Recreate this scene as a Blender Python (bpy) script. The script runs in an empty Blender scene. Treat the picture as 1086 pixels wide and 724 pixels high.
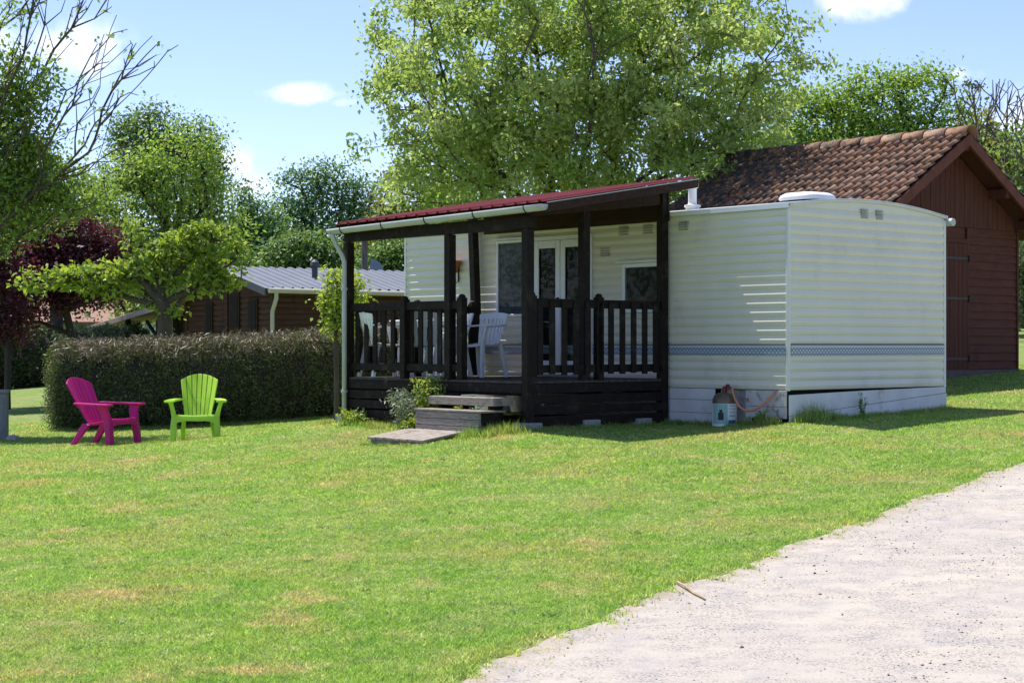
import bpy, bmesh, math, random
import numpy as np
from mathutils import Vector, Matrix
R = math.radians
SC = bpy.context.scene
COL = SC.collection
random.seed(7)
rng = np.random.default_rng(11)

# ------------------------------------------------------------------ camera
EYE, FPX, CX, HY = 1.6, 1844.0, 543.0, 366.0
cam_d = bpy.data.cameras.new('camera')
cam_d.sensor_width = 36.0
cam_d.lens = FPX / 1086.0 * 36.0
cam_d.clip_start, cam_d.clip_end = 0.1, 3000.0
cam = bpy.data.objects.new('camera', cam_d)
COL.objects.link(cam)
cam.location = (0, 0, EYE)
cam.rotation_euler = (R(90) + math.atan(4 / FPX), 0, 0)
SC.camera = cam

# ------------------------------------------------------------------ light
SUN_AZ = math.atan2(-0.715, 0.70)          # from +Y towards +X
SUN_EL = R(64)
W = bpy.data.worlds.new('World'); SC.world = W; W.use_nodes = True
wn, wl = W.node_tree.nodes, W.node_tree.links
wn.clear()
wout = wn.new('ShaderNodeOutputWorld'); wbg = wn.new('ShaderNodeBackground')
wbg.inputs['Strength'].default_value = 0.128
sky = wn.new('ShaderNodeTexSky'); sky.sky_type = 'NISHITA'; sky.sun_disc = False
sky.sun_elevation = SUN_EL; sky.sun_rotation = SUN_AZ
sky.altitude = 500; sky.air_density = 0.85; sky.dust_density = 0.25; sky.ozone_density = 4.5
tc = wn.new('ShaderNodeTexCoord')
def wmath(op, a, b=None, clamp=False):
    n = wn.new('ShaderNodeMath'); n.operation = op; n.use_clamp = clamp
    for i, v in enumerate((a, b)):
        if v is None: continue
        if isinstance(v, (int, float)): n.inputs[i].default_value = v
        else: wl.new(v, n.inputs[i])
    return n.outputs[0]
cn = wn.new('ShaderNodeTexNoise'); cn.inputs['Scale'].default_value = 32; cn.inputs['Detail'].default_value = 7
cn.inputs['Roughness'].default_value = 0.58
wl.new(tc.outputs['Generated'], cn.inputs['Vector'])
# a few cumulus puffs, each a patch of the sky dome: azimuth, elevation, half-width, half-height (degrees), strength
CLOUDS = [(-13.9, 9.4, 2.3, 1.35, 1.0), (-16.6, 9.2, 2.0, 1.2, .95), (-6.8, 8.15, 2.0, .5, 1.0), (-5.5, 7.9, 1.3, .35, .8), (-9.3, 6.0, 1.3, .95, 1.4),
          (-8.6, 5.1, 1.5, .7, .85), (11.5, 11.0, 2.1, .8, 1.4), (16.2, 7.0, 2.4, 1.3, 1.0), (14.3, 8.6, 1.0, .5, .7), (-3.6, 7.6, 1.6, .5, .5),
          (-32, 14, 7, 3, 1), (30, 13, 8, 3, 1), (-50, 20, 9, 4, 1), (55, 18, 9, 4, 1), (10, 30, 9, 4, .9), (-20, 34, 8, 4, .8)]
acc = None
for az, el, hw, hh, st in CLOUDS:
    a, e = R(az), R(el)
    c = Vector((math.sin(a) * math.cos(e), math.cos(a) * math.cos(e), math.sin(e)))
    ri = Vector((math.cos(a), -math.sin(a), 0)); up = ri.cross(c)
    vs = wn.new('ShaderNodeVectorMath'); vs.operation = 'SUBTRACT'
    wl.new(tc.outputs['Generated'], vs.inputs[0]); vs.inputs[1].default_value = c
    d2 = None
    for axis, hs in ((ri, hw), (up, hh), (c, max(hw, hh) * 1.5)):
        dt = wn.new('ShaderNodeVectorMath'); dt.operation = 'DOT_PRODUCT'
        wl.new(vs.outputs[0], dt.inputs[0]); dt.inputs[1].default_value = axis / math.sin(R(hs))
        q = wmath('MULTIPLY', dt.outputs['Value'], dt.outputs['Value'])
        d2 = q if d2 is None else wmath('ADD', d2, q)
    m = wmath('MULTIPLY', wmath('SUBTRACT', 1.0, wmath('SQRT', d2), True), st)
    acc = m if acc is None else wmath('MAXIMUM', acc, m)
# cover = blob * 1.5 + noise - threshold
cov = wmath('ADD', wmath('MULTIPLY', acc, 1.25), wmath('MULTIPLY', wmath('SUBTRACT', cn.outputs['Fac'], 0.5), 4.2))
cov = wmath('MULTIPLY', wmath('SUBTRACT', cov, 0.20), 0.75, True)
cov = wmath('MULTIPLY', cov, wmath('MULTIPLY', acc, 1.9, True))
cmix = wn.new('ShaderNodeMix'); cmix.data_type = 'RGBA'
air = wn.new('ShaderNodeMix'); air.data_type = 'RGBA'; air.blend_type = 'MULTIPLY'; air.inputs[0].default_value = 1
wl.new(sky.outputs[0], air.inputs[6]); air.inputs[7].default_value = (1.0, .87, .97, 1)
wl.new(cov, cmix.inputs[0]); wl.new(air.outputs[2], cmix.inputs[6])
cmix.inputs[7].default_value = (6.1, 6.1, 6.25, 1)
wl.new(cmix.outputs[2], wbg.inputs['Color']); wl.new(wbg.outputs[0], wout.inputs['Surface'])

sd = bpy.data.lights.new('sun', 'SUN'); sd.energy = 4.6; sd.angle = R(0.53); sd.color = (1.0, 0.955, 0.88)
sun = bpy.data.objects.new('sun', sd); COL.objects.link(sun)
sdir = Vector((math.sin(SUN_AZ) * math.cos(SUN_EL), math.cos(SUN_AZ) * math.cos(SUN_EL), math.sin(SUN_EL)))
sun.rotation_euler = sdir.to_track_quat('Z', 'Y').to_euler()
sun.location = (-20, 22, 40)
SC.view_settings.view_transform = 'Standard'; SC.view_settings.look = 'None'
SC.view_settings.exposure = 0.85; SC.view_settings.gamma = 1.0
SC.view_settings.use_curve_mapping = False
SC.cycles.max_bounces = 8; SC.cycles.transparent_max_bounces = 8

# ------------------------------------------------------------------ helpers
def P(px, py, D):
    return Vector(((px - CX) / FPX * D, D, EYE + (HY - py) / FPX * D))

def tag(o, label=None, cat=None, group=None, kind=None):
    if label: o['label'] = label
    if cat: o['category'] = cat
    if group: o['group'] = group
    if kind: o['kind'] = kind
    return o

def empty(name, loc, rz=0.0, label=None, cat=None, group=None):
    o = bpy.data.objects.new(name, None); o.empty_display_size = 0.2
    COL.objects.link(o); o.location = loc; o.rotation_euler = (0, 0, rz)
    return tag(o, label, cat, group)

def link(name, me, mat, parent=None, smooth=False):
    if mat is not None:
        for m_ in (mat if isinstance(mat, (list, tuple)) else [mat]): me.materials.append(m_)
    o = bpy.data.objects.new(name, me); COL.objects.link(o)
    if parent is not None: o.parent = parent
    if smooth: me.polygons.foreach_set('use_smooth', np.ones(len(me.polygons), bool))
    return o

def mesh_np(name, V, F, mat, parent=None, attrs=None, smooth=False):
    """V (n,3); F (m,k) same-size faces"""
    me = bpy.data.meshes.new(name)
    V = np.ascontiguousarray(V, dtype=np.float32); F = np.ascontiguousarray(F, dtype=np.int32)
    m, k = F.shape
    me.vertices.add(len(V)); me.vertices.foreach_set('co', V.ravel())
    me.loops.add(m * k); me.loops.foreach_set('vertex_index', F.ravel())
    me.polygons.add(m)
    me.polygons.foreach_set('loop_start', np.arange(0, m * k, k, dtype=np.int32))
    me.polygons.foreach_set('loop_total', np.full(m, k, dtype=np.int32))
    for an, (dom, arr) in (attrs or {}).items():
        a = me.attributes.new(an, 'FLOAT', dom); a.data.foreach_set('value', np.ascontiguousarray(arr, dtype=np.float32))
    me.update(calc_edges=True)
    return link(name, me, mat, parent, smooth)

class MB:
    """collects shapes; org is subtracted from every point (so shapes are given in the shared frame)"""
    def __init__(s, org=(0, 0, 0)):
        s.v, s.f, s.org, s.mi, s.cur = [], [], Vector(org), [], 0
    def _add(s, vs, fs):
        b = len(s.v); s.v += [Vector(p) - s.org for p in vs]
        for f in fs: s.f.append([b + i for i in f]); s.mi.append(s.cur)
        return s
    def hexa(s, p):   # 8 points: bottom ring 0-3, top ring 4-7
        return s._add(p, [(3, 2, 1, 0), (4, 5, 6, 7), (0, 1, 5, 4), (1, 2, 6, 5), (2, 3, 7, 6), (3, 0, 4, 7)])
    def box(s, lo, hi, M=None):
        (a, b, c), (d, e, f) = lo, hi
        p = [Vector(q) for q in ((a, b, c), (d, b, c), (d, e, c), (a, e, c), (a, b, f), (d, b, f), (d, e, f), (a, e, f))]
        if M is not None: p = [M @ q for q in p]
        return s.hexa(p)
    def bar(s, a, b, wx, wy, side=(0, 0, 1)):   # rectangular bar from a to b
        a, b = Vector(a), Vector(b); d = (b - a).normalized(); sd_ = Vector(side)
        x = d.cross(sd_)
        if x.length < 1e-4: x = d.cross(Vector((1, 0, 0)))
        x.normalize(); y = x.cross(d).normalized(); x = x * wx / 2; y = y * wy / 2
        return s.hexa([a - x - y, a + x - y, a + x + y, a - x + y, b - x - y, b + x - y, b + x + y, b - x + y])
    def tube(s, pts, r, n=8, cap=True):
        pts = [Vector(p) for p in pts]; rs = r if isinstance(r, (list, tuple)) else [r] * len(pts)
        rings = []; ref = None
        for i, p in enumerate(pts):
            d = (pts[min(i + 1, len(pts) - 1)] - pts[max(i - 1, 0)]).normalized()
            if ref is None: ref = d.orthogonal().normalized()
            ref = (ref - d * ref.dot(d)).normalized(); bi = d.cross(ref)
            rings.append([p + (ref * math.cos(t) + bi * math.sin(t)) * rs[i] for t in [2 * math.pi * k / n for k in range(n)]])
        vs = [q for rg in rings for q in rg]; fs = []
        for i in range(len(pts) - 1):
            for k in range(n):
                k2 = (k + 1) % n
                fs.append((i * n + k, i * n + k2, (i + 1) * n + k2, (i + 1) * n + k))
        if cap: fs += [tuple(reversed(range(n))), tuple(range((len(pts) - 1) * n, len(pts) * n))]
        return s._add(vs, fs)
    def lathe(s, c, prof, n=20, M=None):     # prof [(r,z)]
        vs = []; fs = []
        for r, z in prof:
            for k in range(n):
                t = 2 * math.pi * k / n
                q = Vector((r * math.cos(t), r * math.sin(t), z))
                if M is not None: q = M @ q
                vs.append(q + Vector(c))
        for i in range(len(prof) - 1):
            for k in range(n):
                k2 = (k + 1) % n; fs.append((i * n + k, i * n + k2, (i + 1) * n + k2, (i + 1) * n + k))
        fs += [tuple(reversed(range(n))), tuple(range((len(prof) - 1) * n, len(prof) * n))]
        return s._add(vs, fs)
    def grid(s, fn, us, vs_):
        pts = [fn(u, v) for v in vs_ for u in us]; n = len(us); fs = []
        for j in range(len(vs_) - 1):
            for i in range(n - 1): fs.append((j * n + i, j * n + i + 1, (j + 1) * n + i + 1, (j + 1) * n + i))
        return s._add(pts, fs)
    def prism(s, poly, vec):   # planar polygon extruded by vec
        n = len(poly); a = [Vector(p) for p in poly]; b = [p + Vector(vec) for p in a]
        return s._add(a + b, [tuple(range(n))[::-1], tuple(range(n, 2 * n))] + [(i, (i + 1) % n, n + (i + 1) % n, n + i) for i in range(n)])
    def build(s, name, mat, parent=None, bevel=0, smooth=False, solid=0, recalc=True):
        me = bpy.data.meshes.new(name); me.from_pydata([tuple(p) for p in s.v], [], s.f)
        if any(s.mi): me.polygons.foreach_set('material_index', s.mi)
        if recalc:
            bm = bmesh.new(); bm.from_mesh(me); bmesh.ops.recalc_face_normals(bm, faces=bm.faces); bm.to_mesh(me); bm.free()
        o = link(name, me, mat, parent, smooth)
        if solid:
            m = o.modifiers.new('solid', 'SOLIDIFY'); m.thickness = solid; m.offset = 0
        if bevel:
            m = o.modifiers.new('bevel', 'BEVEL'); m.width = bevel; m.segments = 2; m.limit_method = 'ANGLE'; m.angle_limit = R(40)
        return o

# ------------------------------------------------------------------ materials
def mat(name, c1, c2=None, rough=0.7, scale=6.0, stretch=(1, 1, 1), detail=5, bump=0.0, bscale=None, lo=.3, hi=.7,
        metal=0.0, spec=0.5, dirt=None, dirt_scale=1.5, dirt_lo=.55, dirt_hi=.75, trans=0.0, coords='Object', coat=0.0):
    m = bpy.data.materials.new(name); m.use_nodes = True
    N, L = m.node_tree.nodes, m.node_tree.links
    b = N['Principled BSDF']; b.inputs['Roughness'].default_value = rough; b.inputs['Metallic'].default_value = metal
    b.inputs['Specular IOR Level'].default_value = spec; b.inputs['Coat Weight'].default_value = coat
    c2 = c2 or tuple(x * .8 for x in c1)
    t = N.new('ShaderNodeTexCoord'); mp = N.new('ShaderNodeMapping'); mp.inputs['Scale'].default_value = stretch
    L.new(t.outputs[coords], mp.inputs['Vector'])
    nz = N.new('ShaderNodeTexNoise'); nz.inputs['Scale'].default_value = scale; nz.inputs['Detail'].default_value = detail
    L.new(mp.outputs[0], nz.inputs['Vector'])
    cr = N.new('ShaderNodeValToRGB'); cr.color_ramp.elements[0].position = lo; cr.color_ramp.elements[1].position = hi
    cr.color_ramp.elements[0].color = (*c1, 1); cr.color_ramp.elements[1].color = (*c2, 1)
    L.new(nz.outputs['Fac'], cr.inputs[0]); out = cr.outputs[0]
    if dirt:
        dn = N.new('ShaderNodeTexNoise'); dn.inputs['Scale'].default_value = dirt_scale; dn.inputs['Detail'].default_value = 8
        dn.inputs['Roughness'].default_value = .65
        L.new(t.outputs[coords], dn.inputs['Vector'])
        mr = N.new('ShaderNodeMapRange'); mr.inputs[1].default_value = dirt_lo; mr.inputs[2].default_value = dirt_hi
        L.new(dn.outputs['Fac'], mr.inputs[0])
        mx = N.new('ShaderNodeMix'); mx.data_type = 'RGBA'; L.new(mr.outputs[0], mx.inputs[0]); L.new(out, mx.inputs[6])
        mx.inputs[7].default_value = (*dirt, 1); out = mx.outputs[2]
    L.new(out, b.inputs['Base Color'])
    if bump:
        bn = N.new('ShaderNodeTexNoise'); bn.inputs['Scale'].default_value = bscale or scale * 3; bn.inputs['Detail'].default_value = 4
        L.new(mp.outputs[0], bn.inputs['Vector'])
        bp = N.new('ShaderNodeBump'); bp.inputs['Strength'].default_value = bump; bp.inputs['Distance'].default_value = .02
        L.new(bn.outputs['Fac'], bp.inputs['Height']); L.new(bp.outputs[0], b.inputs['Normal'])
    if trans:
        tr = N.new('ShaderNodeBsdfTranslucent'); L.new(out, tr.inputs['Color'])
        ms = N.new('ShaderNodeMixShader'); ms.inputs[0].default_value = trans
        L.new(b.outputs[0], ms.inputs[1]); L.new(tr.outputs[0], ms.inputs[2]); L.new(ms.outputs[0], N['Material Output'].inputs['Surface'])
    return m

def leaf_mat(name, cols, trans=0.4, rough=0.5, spec=0.35, tint=(1.25, 1.15, .55)):
    """cols: 3-4 base colours picked per leaf by the 'rnd' attribute"""
    m = bpy.data.materials.new(name); m.use_nodes = True
    N, L = m.node_tree.nodes, m.node_tree.links
    b = N['Principled BSDF']; b.inputs['Roughness'].default_value = rough; b.inputs['Specular IOR Level'].default_value = spec
    at = N.new('ShaderNodeAttribute'); at.attribute_name = 'rnd'
    cr = N.new('ShaderNodeValToRGB')
    el = cr.color_ramp.elements
    for i, c in enumerate(cols):
        p = i / (len(cols) - 1)
        e = el[0] if i == 0 else (el[1] if i == len(cols) - 1 else el.new(p))
        e.position = p; e.color = (*c, 1)
    L.new(at.outputs['Fac'], cr.inputs[0]); L.new(cr.outputs[0], b.inputs['Base Color'])
    mul = N.new('ShaderNodeMix'); mul.data_type = 'RGBA'; mul.blend_type = 'MULTIPLY'; mul.inputs[0].default_value = 1
    L.new(cr.outputs[0], mul.inputs[6]); mul.inputs[7].default_value = (*tint, 1)
    tr = N.new('ShaderNodeBsdfTranslucent'); L.new(mul.outputs[2], tr.inputs['Color'])
    ms = N.new('ShaderNodeMixShader'); ms.inputs[0].default_value = trans
    L.new(b.outputs[0], ms.inputs[1]); L.new(tr.outputs[0], ms.inputs[2]); L.new(ms.outputs[0], N['Material Output'].inputs['Surface'])
    return m

def glass_mat(name, tint=(.8, .85, .85), clear=.85):
    m = bpy.data.materials.new(name); m.use_nodes = True
    N, L = m.node_tree.nodes, m.node_tree.links
    N.remove(N['Principled BSDF'])
    tp = N.new('ShaderNodeBsdfTransparent'); tp.inputs[0].default_value = (*[clear * t for t in tint], 1)
    gl = N.new('ShaderNodeBsdfGlossy'); gl.inputs['Roughness'].default_value = .02
    fr = N.new('ShaderNodeFresnel'); fr.inputs[0].default_value = 1.26
    ms = N.new('ShaderNodeMixShader')
    L.new(fr.outputs[0], ms.inputs[0]); L.new(tp.outputs[0], ms.inputs[1]); L.new(gl.outputs[0], ms.inputs[2])
    L.new(ms.outputs[0], N['Material Output'].inputs['Surface'])
    return m

M = {}
M['siding'] = mat('cream_siding', (.76, .72, .585), (.71, .675, .55), rough=.33, scale=2.5, stretch=(1, 1, .5), dirt=(.44, .43, .33), dirt_scale=1.3, dirt_lo=.56, dirt_hi=1.0, bump=.05, bscale=3)
M['trim'] = mat('cream_trim', (.74, .74, .68), (.66, .66, .60), rough=.4)
M['vent'] = mat('grey_vent', (.36, .36, .32), (.30, .30, .27), rough=.5)
M['home_roof'] = mat('home_roof_sheet', (.66, .67, .66), (.5, .5, .48), rough=.45, scale=3, dirt=(.25, .25, .2))
M['skirt'] = mat('white_skirt_board', (.72, .71, .69), (.62, .60, .58), rough=.6, scale=4, dirt=(.30, .22, .16), dirt_scale=5, dirt_lo=.58, dirt_hi=.78)
M['rusty_skirt'] = mat('stained_skirt_board', (.60, .57, .54), (.50, .46, .43), rough=.7, scale=6, dirt=(.17, .10, .07), dirt_scale=11, dirt_lo=.53, dirt_hi=.70)
M['white_pvc'] = mat('white_pvc', (.80, .81, .82), (.76, .77, .78), rough=.35)
M['white_plastic'] = mat('white_plastic', (.78, .79, .80), (.74, .75, .76), rough=.4, scale=3)
M['dark_wood'] = mat('dark_stained_wood', (.021, .014, .011), (.011, .0075, .006), spec=.14, rough=.62, scale=5, stretch=(3, 3, 3), bump=.25, bscale=18, dirt=(.07, .055, .044), dirt_scale=6, dirt_lo=.54, dirt_hi=.85)
M['deck_wood'] = mat('worn_deck_wood', (.09, .075, .065), (.05, .04, .035), spec=.14, rough=.75, scale=7, stretch=(6, 1, 1), bump=.25)
M['brown_wood'] = mat('brown_roof_board', (.055, .028, .018), (.03, .017, .012), spec=.14, rough=.7, scale=5, stretch=(4, .6, 4), bump=.2)
M['grey_wood'] = mat('weathered_grey_wood', (.36, .315, .27), (.20, .17, .145), spec=.14, rough=.85, scale=9, stretch=(6, 1, 6), bump=.45, bscale=14, dirt=(.07, .06, .05), dirt_scale=4)
M['red_sheet'] = mat('red_roof_sheet', (.25, .035, .038), (.19, .03, .032), rough=.5, spec=.3, scale=3, dirt=(.16, .07, .06), dirt_scale=4)
M['gutter'] = mat('pale_gutter', (.50, .52, .51), (.42, .44, .43), rough=.4, scale=4)
M['black'] = mat('black_metal', (.015, .015, .016), (.01, .01, .011), rough=.5)
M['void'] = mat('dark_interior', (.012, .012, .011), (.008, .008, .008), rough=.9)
M['curtain'] = mat('lace_curtain', (.22, .235, .25), (.05, .06, .07), rough=.9, scale=30, stretch=(1, 3, .6), detail=3)
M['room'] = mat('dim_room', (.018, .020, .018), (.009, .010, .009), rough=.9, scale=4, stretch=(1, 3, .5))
M['glass'] = glass_mat('window_glass')
M['concrete'] = mat('grey_concrete', (.34, .34, .33), (.24, .24, .23), rough=.9, scale=12, bump=.4)
M['shed_wall'] = mat('red_brown_shed_board', (.125, .042, .027), (.085, .030, .020), spec=.14, rough=.7, scale=4, stretch=(.7, .7, 6), bump=.2, bscale=9, dirt=(.045, .022, .018), dirt_scale=2.5)
M['shed_vert'] = mat('red_brown_vertical_board', (.112, .038, .025), (.078, .028, .019), spec=.14, rough=.7, scale=4, stretch=(6, 6, .6), bump=.2, bscale=9)
M['shed_trim'] = mat('red_brown_barge_board', (.17, .062, .042), (.12, .042, .03), spec=.14, rough=.7, scale=5, bump=.2)
M['cabin_wall'] = mat('dark_brown_log', (.098, .046, .030), (.058, .029, .019), spec=.14, rough=.7, scale=3, stretch=(.6, .6, 5), bump=.2, dirt=(.03, .016, .012), dirt_scale=1.2)
M['cabin_roof'] = mat('grey_blue_roof_sheet', (.155, .17, .205), (.13, .145, .178), spec=.3, rough=.6, scale=2)
M['cabin_trim'] = mat('beige_gutter', (.52, .47, .38), (.46, .42, .34), rough=.5)
M['slate'] = mat('dark_slate_trim', (.07, .075, .09), (.05, .055, .07), rough=.6)
M['pink_tile'] = mat('pale_pink_tile', (.42, .31, .28), (.33, .23, .21), rough=.8, scale=14, stretch=(1, 5, 1), bump=.3)
M['blue_paint'] = mat('blue_paint', (.06, .16, .42), (.05, .13, .36), rough=.5)
M['render_wall'] = mat('pale_render', (.42, .40, .38), (.36, .35, .33), rough=.9)
M['ochre_wall'] = mat('ochre_render', (.40, .30, .17), (.34, .26, .15), rough=.9)
M['orange_tile'] = mat('orange_tile', (.24, .125, .08), (.18, .09, .06), rough=.8, scale=16)
M['magenta'] = mat('magenta_plastic', (.64, .014, .27), (.60, .013, .25), rough=.38, scale=2, trans=.38, dirt=(.5, .02, .18), dirt_scale=6)
M['lime'] = mat('lime_plastic', (.58, .84, .075), (.55, .81, .07), rough=.38, scale=2, trans=.38, dirt=(.5, .76, .08), dirt_scale=6)
M['terracotta'] = mat('terracotta', (.42, .15, .04), (.34, .11, .03), rough=.7)
M['bark'] = mat('grey_brown_bark', (.11, .085, .065), (.055, .042, .033), rough=.9, scale=10, stretch=(1, 1, .25), bump=.5)
M['bark_dark'] = mat('dark_bark', (.05, .04, .033), (.028, .022, .018), rough=.9, scale=10, stretch=(1, 1, .25), bump=.5)
M['bark_pale'] = mat('pale_lichen_bark', (.15, .13, .10), (.075, .06, .048), rough=.9, scale=12, stretch=(1, 1, .3), bump=.4)
M['rubber_orange'] = mat('orange_rubber', (.62, .24, .12), (.55, .20, .10), rough=.45)
M['bottle_brown'] = mat('bronze_bottle_paint', (.17, .125, .075), (.13, .095, .06), rough=.4, metal=.3, dirt=(.12, .05, .025), dirt_scale=9)
M['bottle_white'] = mat('white_bottle_label', (.74, .76, .72), (.68, .70, .66), rough=.45)
M['bottle_teal'] = mat('teal_label', (.26, .46, .41), (.23, .42, .37), rough=.45)
M['bottle_blue'] = mat('blue_label', (.05, .09, .28), (.04, .08, .25), rough=.45)
M['red_valve'] = mat('red_valve', (.17, .025, .025), (.10, .02, .02), rough=.5)
M['grey_plastic'] = mat('grey_pedestal', (.20, .205, .21), (.16, .165, .17), rough=.6, bump=.1)
M['stick'] = mat('dry_stick', (.42, .30, .17), (.30, .20, .11), rough=.9, scale=20)
M['dish'] = mat('grey_dish', (.20, .23, .24), (.16, .19, .2), rough=.5)
M['shed_floor'] = mat('shed_footing', (.12, .10, .09), (.08, .07, .06), rough=.9, scale=8, bump=.4)

# band with a braided blue-grey print
def band_material():
    m = mat('braided_band', (.50, .55, .58), (.46, .51, .54), rough=.4)
    N, L = m.node_tree.nodes, m.node_tree.links; b = N['Principled BSDF']
    tcn = N.new('ShaderNodeTexCoord'); sx = N.new('ShaderNodeSeparateXYZ'); L.new(tcn.outputs['Object'], sx.inputs[0])
    def mt(op, a, b_=None):
        n = N.new('ShaderNodeMath'); n.operation = op
        for i, v in enumerate((a, b_)):
            if v is None: continue
            if isinstance(v, (int, float)): n.inputs[i].default_value = v
            else: L.new(v, n.inputs[i])
        return n.outputs[0]
    run = mt('MULTIPLY', mt('ADD', sx.outputs[0], sx.outputs[1]), 2 * math.pi / .17)
    z = mt('MULTIPLY', mt('SUBTRACT', sx.outputs[2], .808), 1 / .035)
    d1 = mt('ABSOLUTE', mt('SUBTRACT', z, mt('SINE', run)))
    d2 = mt('ABSOLUTE', mt('SUBTRACT', z, mt('SINE', mt('ADD', run, 2.1))))
    d3 = mt('ABSOLUTE', mt('SUBTRACT', z, mt('SINE', mt('ADD', run, 4.2))))
    d = mt('MINIMUM', mt('MINIMUM', d1, d2), d3)
    cr = N.new('ShaderNodeValToRGB'); L.new(d, cr.inputs[0])
    cr.color_ramp.elements[0].position = .15; cr.color_ramp.elements[0].color = (.16, .21, .30, 1)
    cr.color_ramp.elements[1].position = .42; cr.color_ramp.elements[1].color = (.48, .53, .56, 1)
    L.new(cr.outputs[0], b.inputs['Base Color'])
    return m
M['band'] = band_material()

def tile_material():
    m = bpy.data.materials.new('clay_tiles'); m.use_nodes = True
    N, L = m.node_tree.nodes, m.node_tree.links; b = N['Principled BSDF']; b.inputs['Roughness'].default_value = .85
    at = N.new('ShaderNodeAttribute'); at.attribute_name = 'rnd'
    cr = N.new('ShaderNodeValToRGB'); L.new(at.outputs['Fac'], cr.inputs[0]); el = cr.color_ramp.elements
    cols = [(.15, .082, .05), (.22, .112, .062), (.29, .148, .082), (.27, .16, .105), (.35, .22, .14)]
    el[0].color = (*cols[0], 1); el[1].color = (*cols[4], 1)
    for i in (1, 2, 3): e = el.new(i / 4); e.color = (*cols[i], 1)
    tcn = N.new('ShaderNodeTexCoord')
    def noise(sc, det=8, r=.65):
        n = N.new('ShaderNodeTexNoise'); n.inputs['Scale'].default_value = sc; n.inputs['Detail'].default_value = det
        n.inputs['Roughness'].default_value = r; L.new(tcn.outputs['Object'], n.inputs['Vector']); return n.outputs['Fac']
    def rng_(v, a, b_):
        n = N.new('ShaderNodeMapRange'); n.inputs[1].default_value = a; n.inputs[2].default_value = b_; L.new(v, n.inputs[0]); return n.outputs[0]
    def mix(f, a, c):
        n = N.new('ShaderNodeMix'); n.data_type = 'RGBA'; L.new(f, n.inputs[0]); L.new(a, n.inputs[6]); n.inputs[7].default_value = (*c, 1); return n.outputs[2]
    out = mix(rng_(noise(9), .52, .68), cr.outputs[0], (.16, .095, .07))
    # growth: black moss and orange lichen, thick towards the end under the trees (a stain of its own)
    sx = N.new('ShaderNodeSeparateXYZ'); L.new(tcn.outputs['Object'], sx.inputs[0])
    g = rng_(sx.outputs[1], .6, 3.9)
    def add(a, b_, k):
        n = N.new('ShaderNodeMath'); n.operation = 'MULTIPLY_ADD'; L.new(a, n.inputs[0]); n.inputs[1].default_value = k; L.new(b_, n.inputs[2]); return n.outputs[0]
    out = mix(rng_(add(g, noise(6), .22), .52, .74), out, (.27, .115, .035))
    out = mix(rng_(add(g, noise(7), .20), .52, .68), out, (.038, .031, .026))
    L.new(out, b.inputs['Base Color'])
    bp = N.new('ShaderNodeBump'); bp.inputs['Strength'].default_value = .5; bp.inputs['Distance'].default_value = .02
    L.new(noise(30), bp.inputs['Height']); L.new(bp.outputs[0], b.inputs['Normal'])
    return m
M['tiles'] = tile_material()

# ------------------------------------------------------------------ terrain
Nw = np.array([3.13, 19.7]); U = np.array([.753, .658]); Vv = np.array([-.658, .753]); HRZ = math.atan2(.658, .753)
def HW(w, l): return Nw + U * w + Vv * l          # home frame (w across, l along) -> world xy

def gp(px, py, D): p = P(px, py, D); return (p.x, p.y, p.z)
CTRL = [(0, 0, 0.0), (-6, 0, -.06), (6, 0, .08), (0, 8, .05), (-3, 8, .03), (4, 8, .10), (0, -15, -.3), (-25, -10, -.6), (25, -10, .1),
        gp(836, 448, 19.7), gp(770, 454, 19.85), gp(715, 450, 20.9), gp(396, 471, 19.9), gp(500, 464, 19.3), gp(1001, 433, 21.7), gp(560, 456, 19.6), gp(369, 446, 22.2), gp(925, 461, 18.5), gp(1084, 441, 20.3),
        gp(210, 467, 23.7), gp(115, 471, 23.4), gp(60, 458, 26.5), gp(345, 445, 27), gp(1077, 394, 27), gp(1003, 400, 26),
        gp(0, 466, 25), gp(0, 408, 45), gp(1084, 352, 45), (-12, 25, .1), (-8, 42, .75), (2, 42, 1.2), (12, 22, 1.0), (9, 14, .55), (-7, 14, .02),
        (0, 14, .30), (0, 70, 1.6), (-30, 60, .9), (30, 60, 2.6), (-60, 120, 1.6), (60, 120, 3.0), (0, 200, 2.5), (200, 100, 3), (-200, 100, 1), (0, -200, -1),
        (200, -100, 0), (-200, -100, -1.2), (150, 350, 3), (-150, 350, 2.5)]
_c = np.array(CTRL); _xy, _z = _c[:, :2], _c[:, 2]
def _k(r2): return np.where(r2 > 1e-12, .5 * r2 * np.log(np.maximum(r2, 1e-12)), 0)
_n = len(_c); _A = np.zeros((_n + 3, _n + 3))
_A[:_n, :_n] = _k(((_xy[:, None] - _xy[None]) ** 2).sum(-1)) + np.eye(_n) * 0.08
_A[:_n, _n] = 1; _A[:_n, _n + 1:] = _xy; _A[_n, :_n] = 1; _A[_n + 1:, :_n] = _xy.T
_w = np.linalg.solve(_A, np.concatenate([_z, np.zeros(3)]))
def gz(x, y):
    x = np.atleast_1d(np.asarray(x, float)); y = np.atleast_1d(np.asarray(y, float)); out = np.empty(x.shape)
    xf, yf, of = x.ravel(), y.ravel(), out.ravel()
    for i in range(0, len(xf), 60000):
        a = np.stack([xf[i:i + 60000], yf[i:i + 60000]], 1)
        of[i:i + 60000] = _k(((a[:, None] - _xy[None]) ** 2).sum(-1)) @ _w[:_n] + _w[_n] + a @ _w[_n + 1:]
    return np.clip(of, -4, 6).reshape(x.shape)
def g1(x, y): return float(gz(x, y)[0])
def on_ground(px, D): x = (px - CX) / FPX * D; return Vector((x, D, g1(x, D)))
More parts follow.
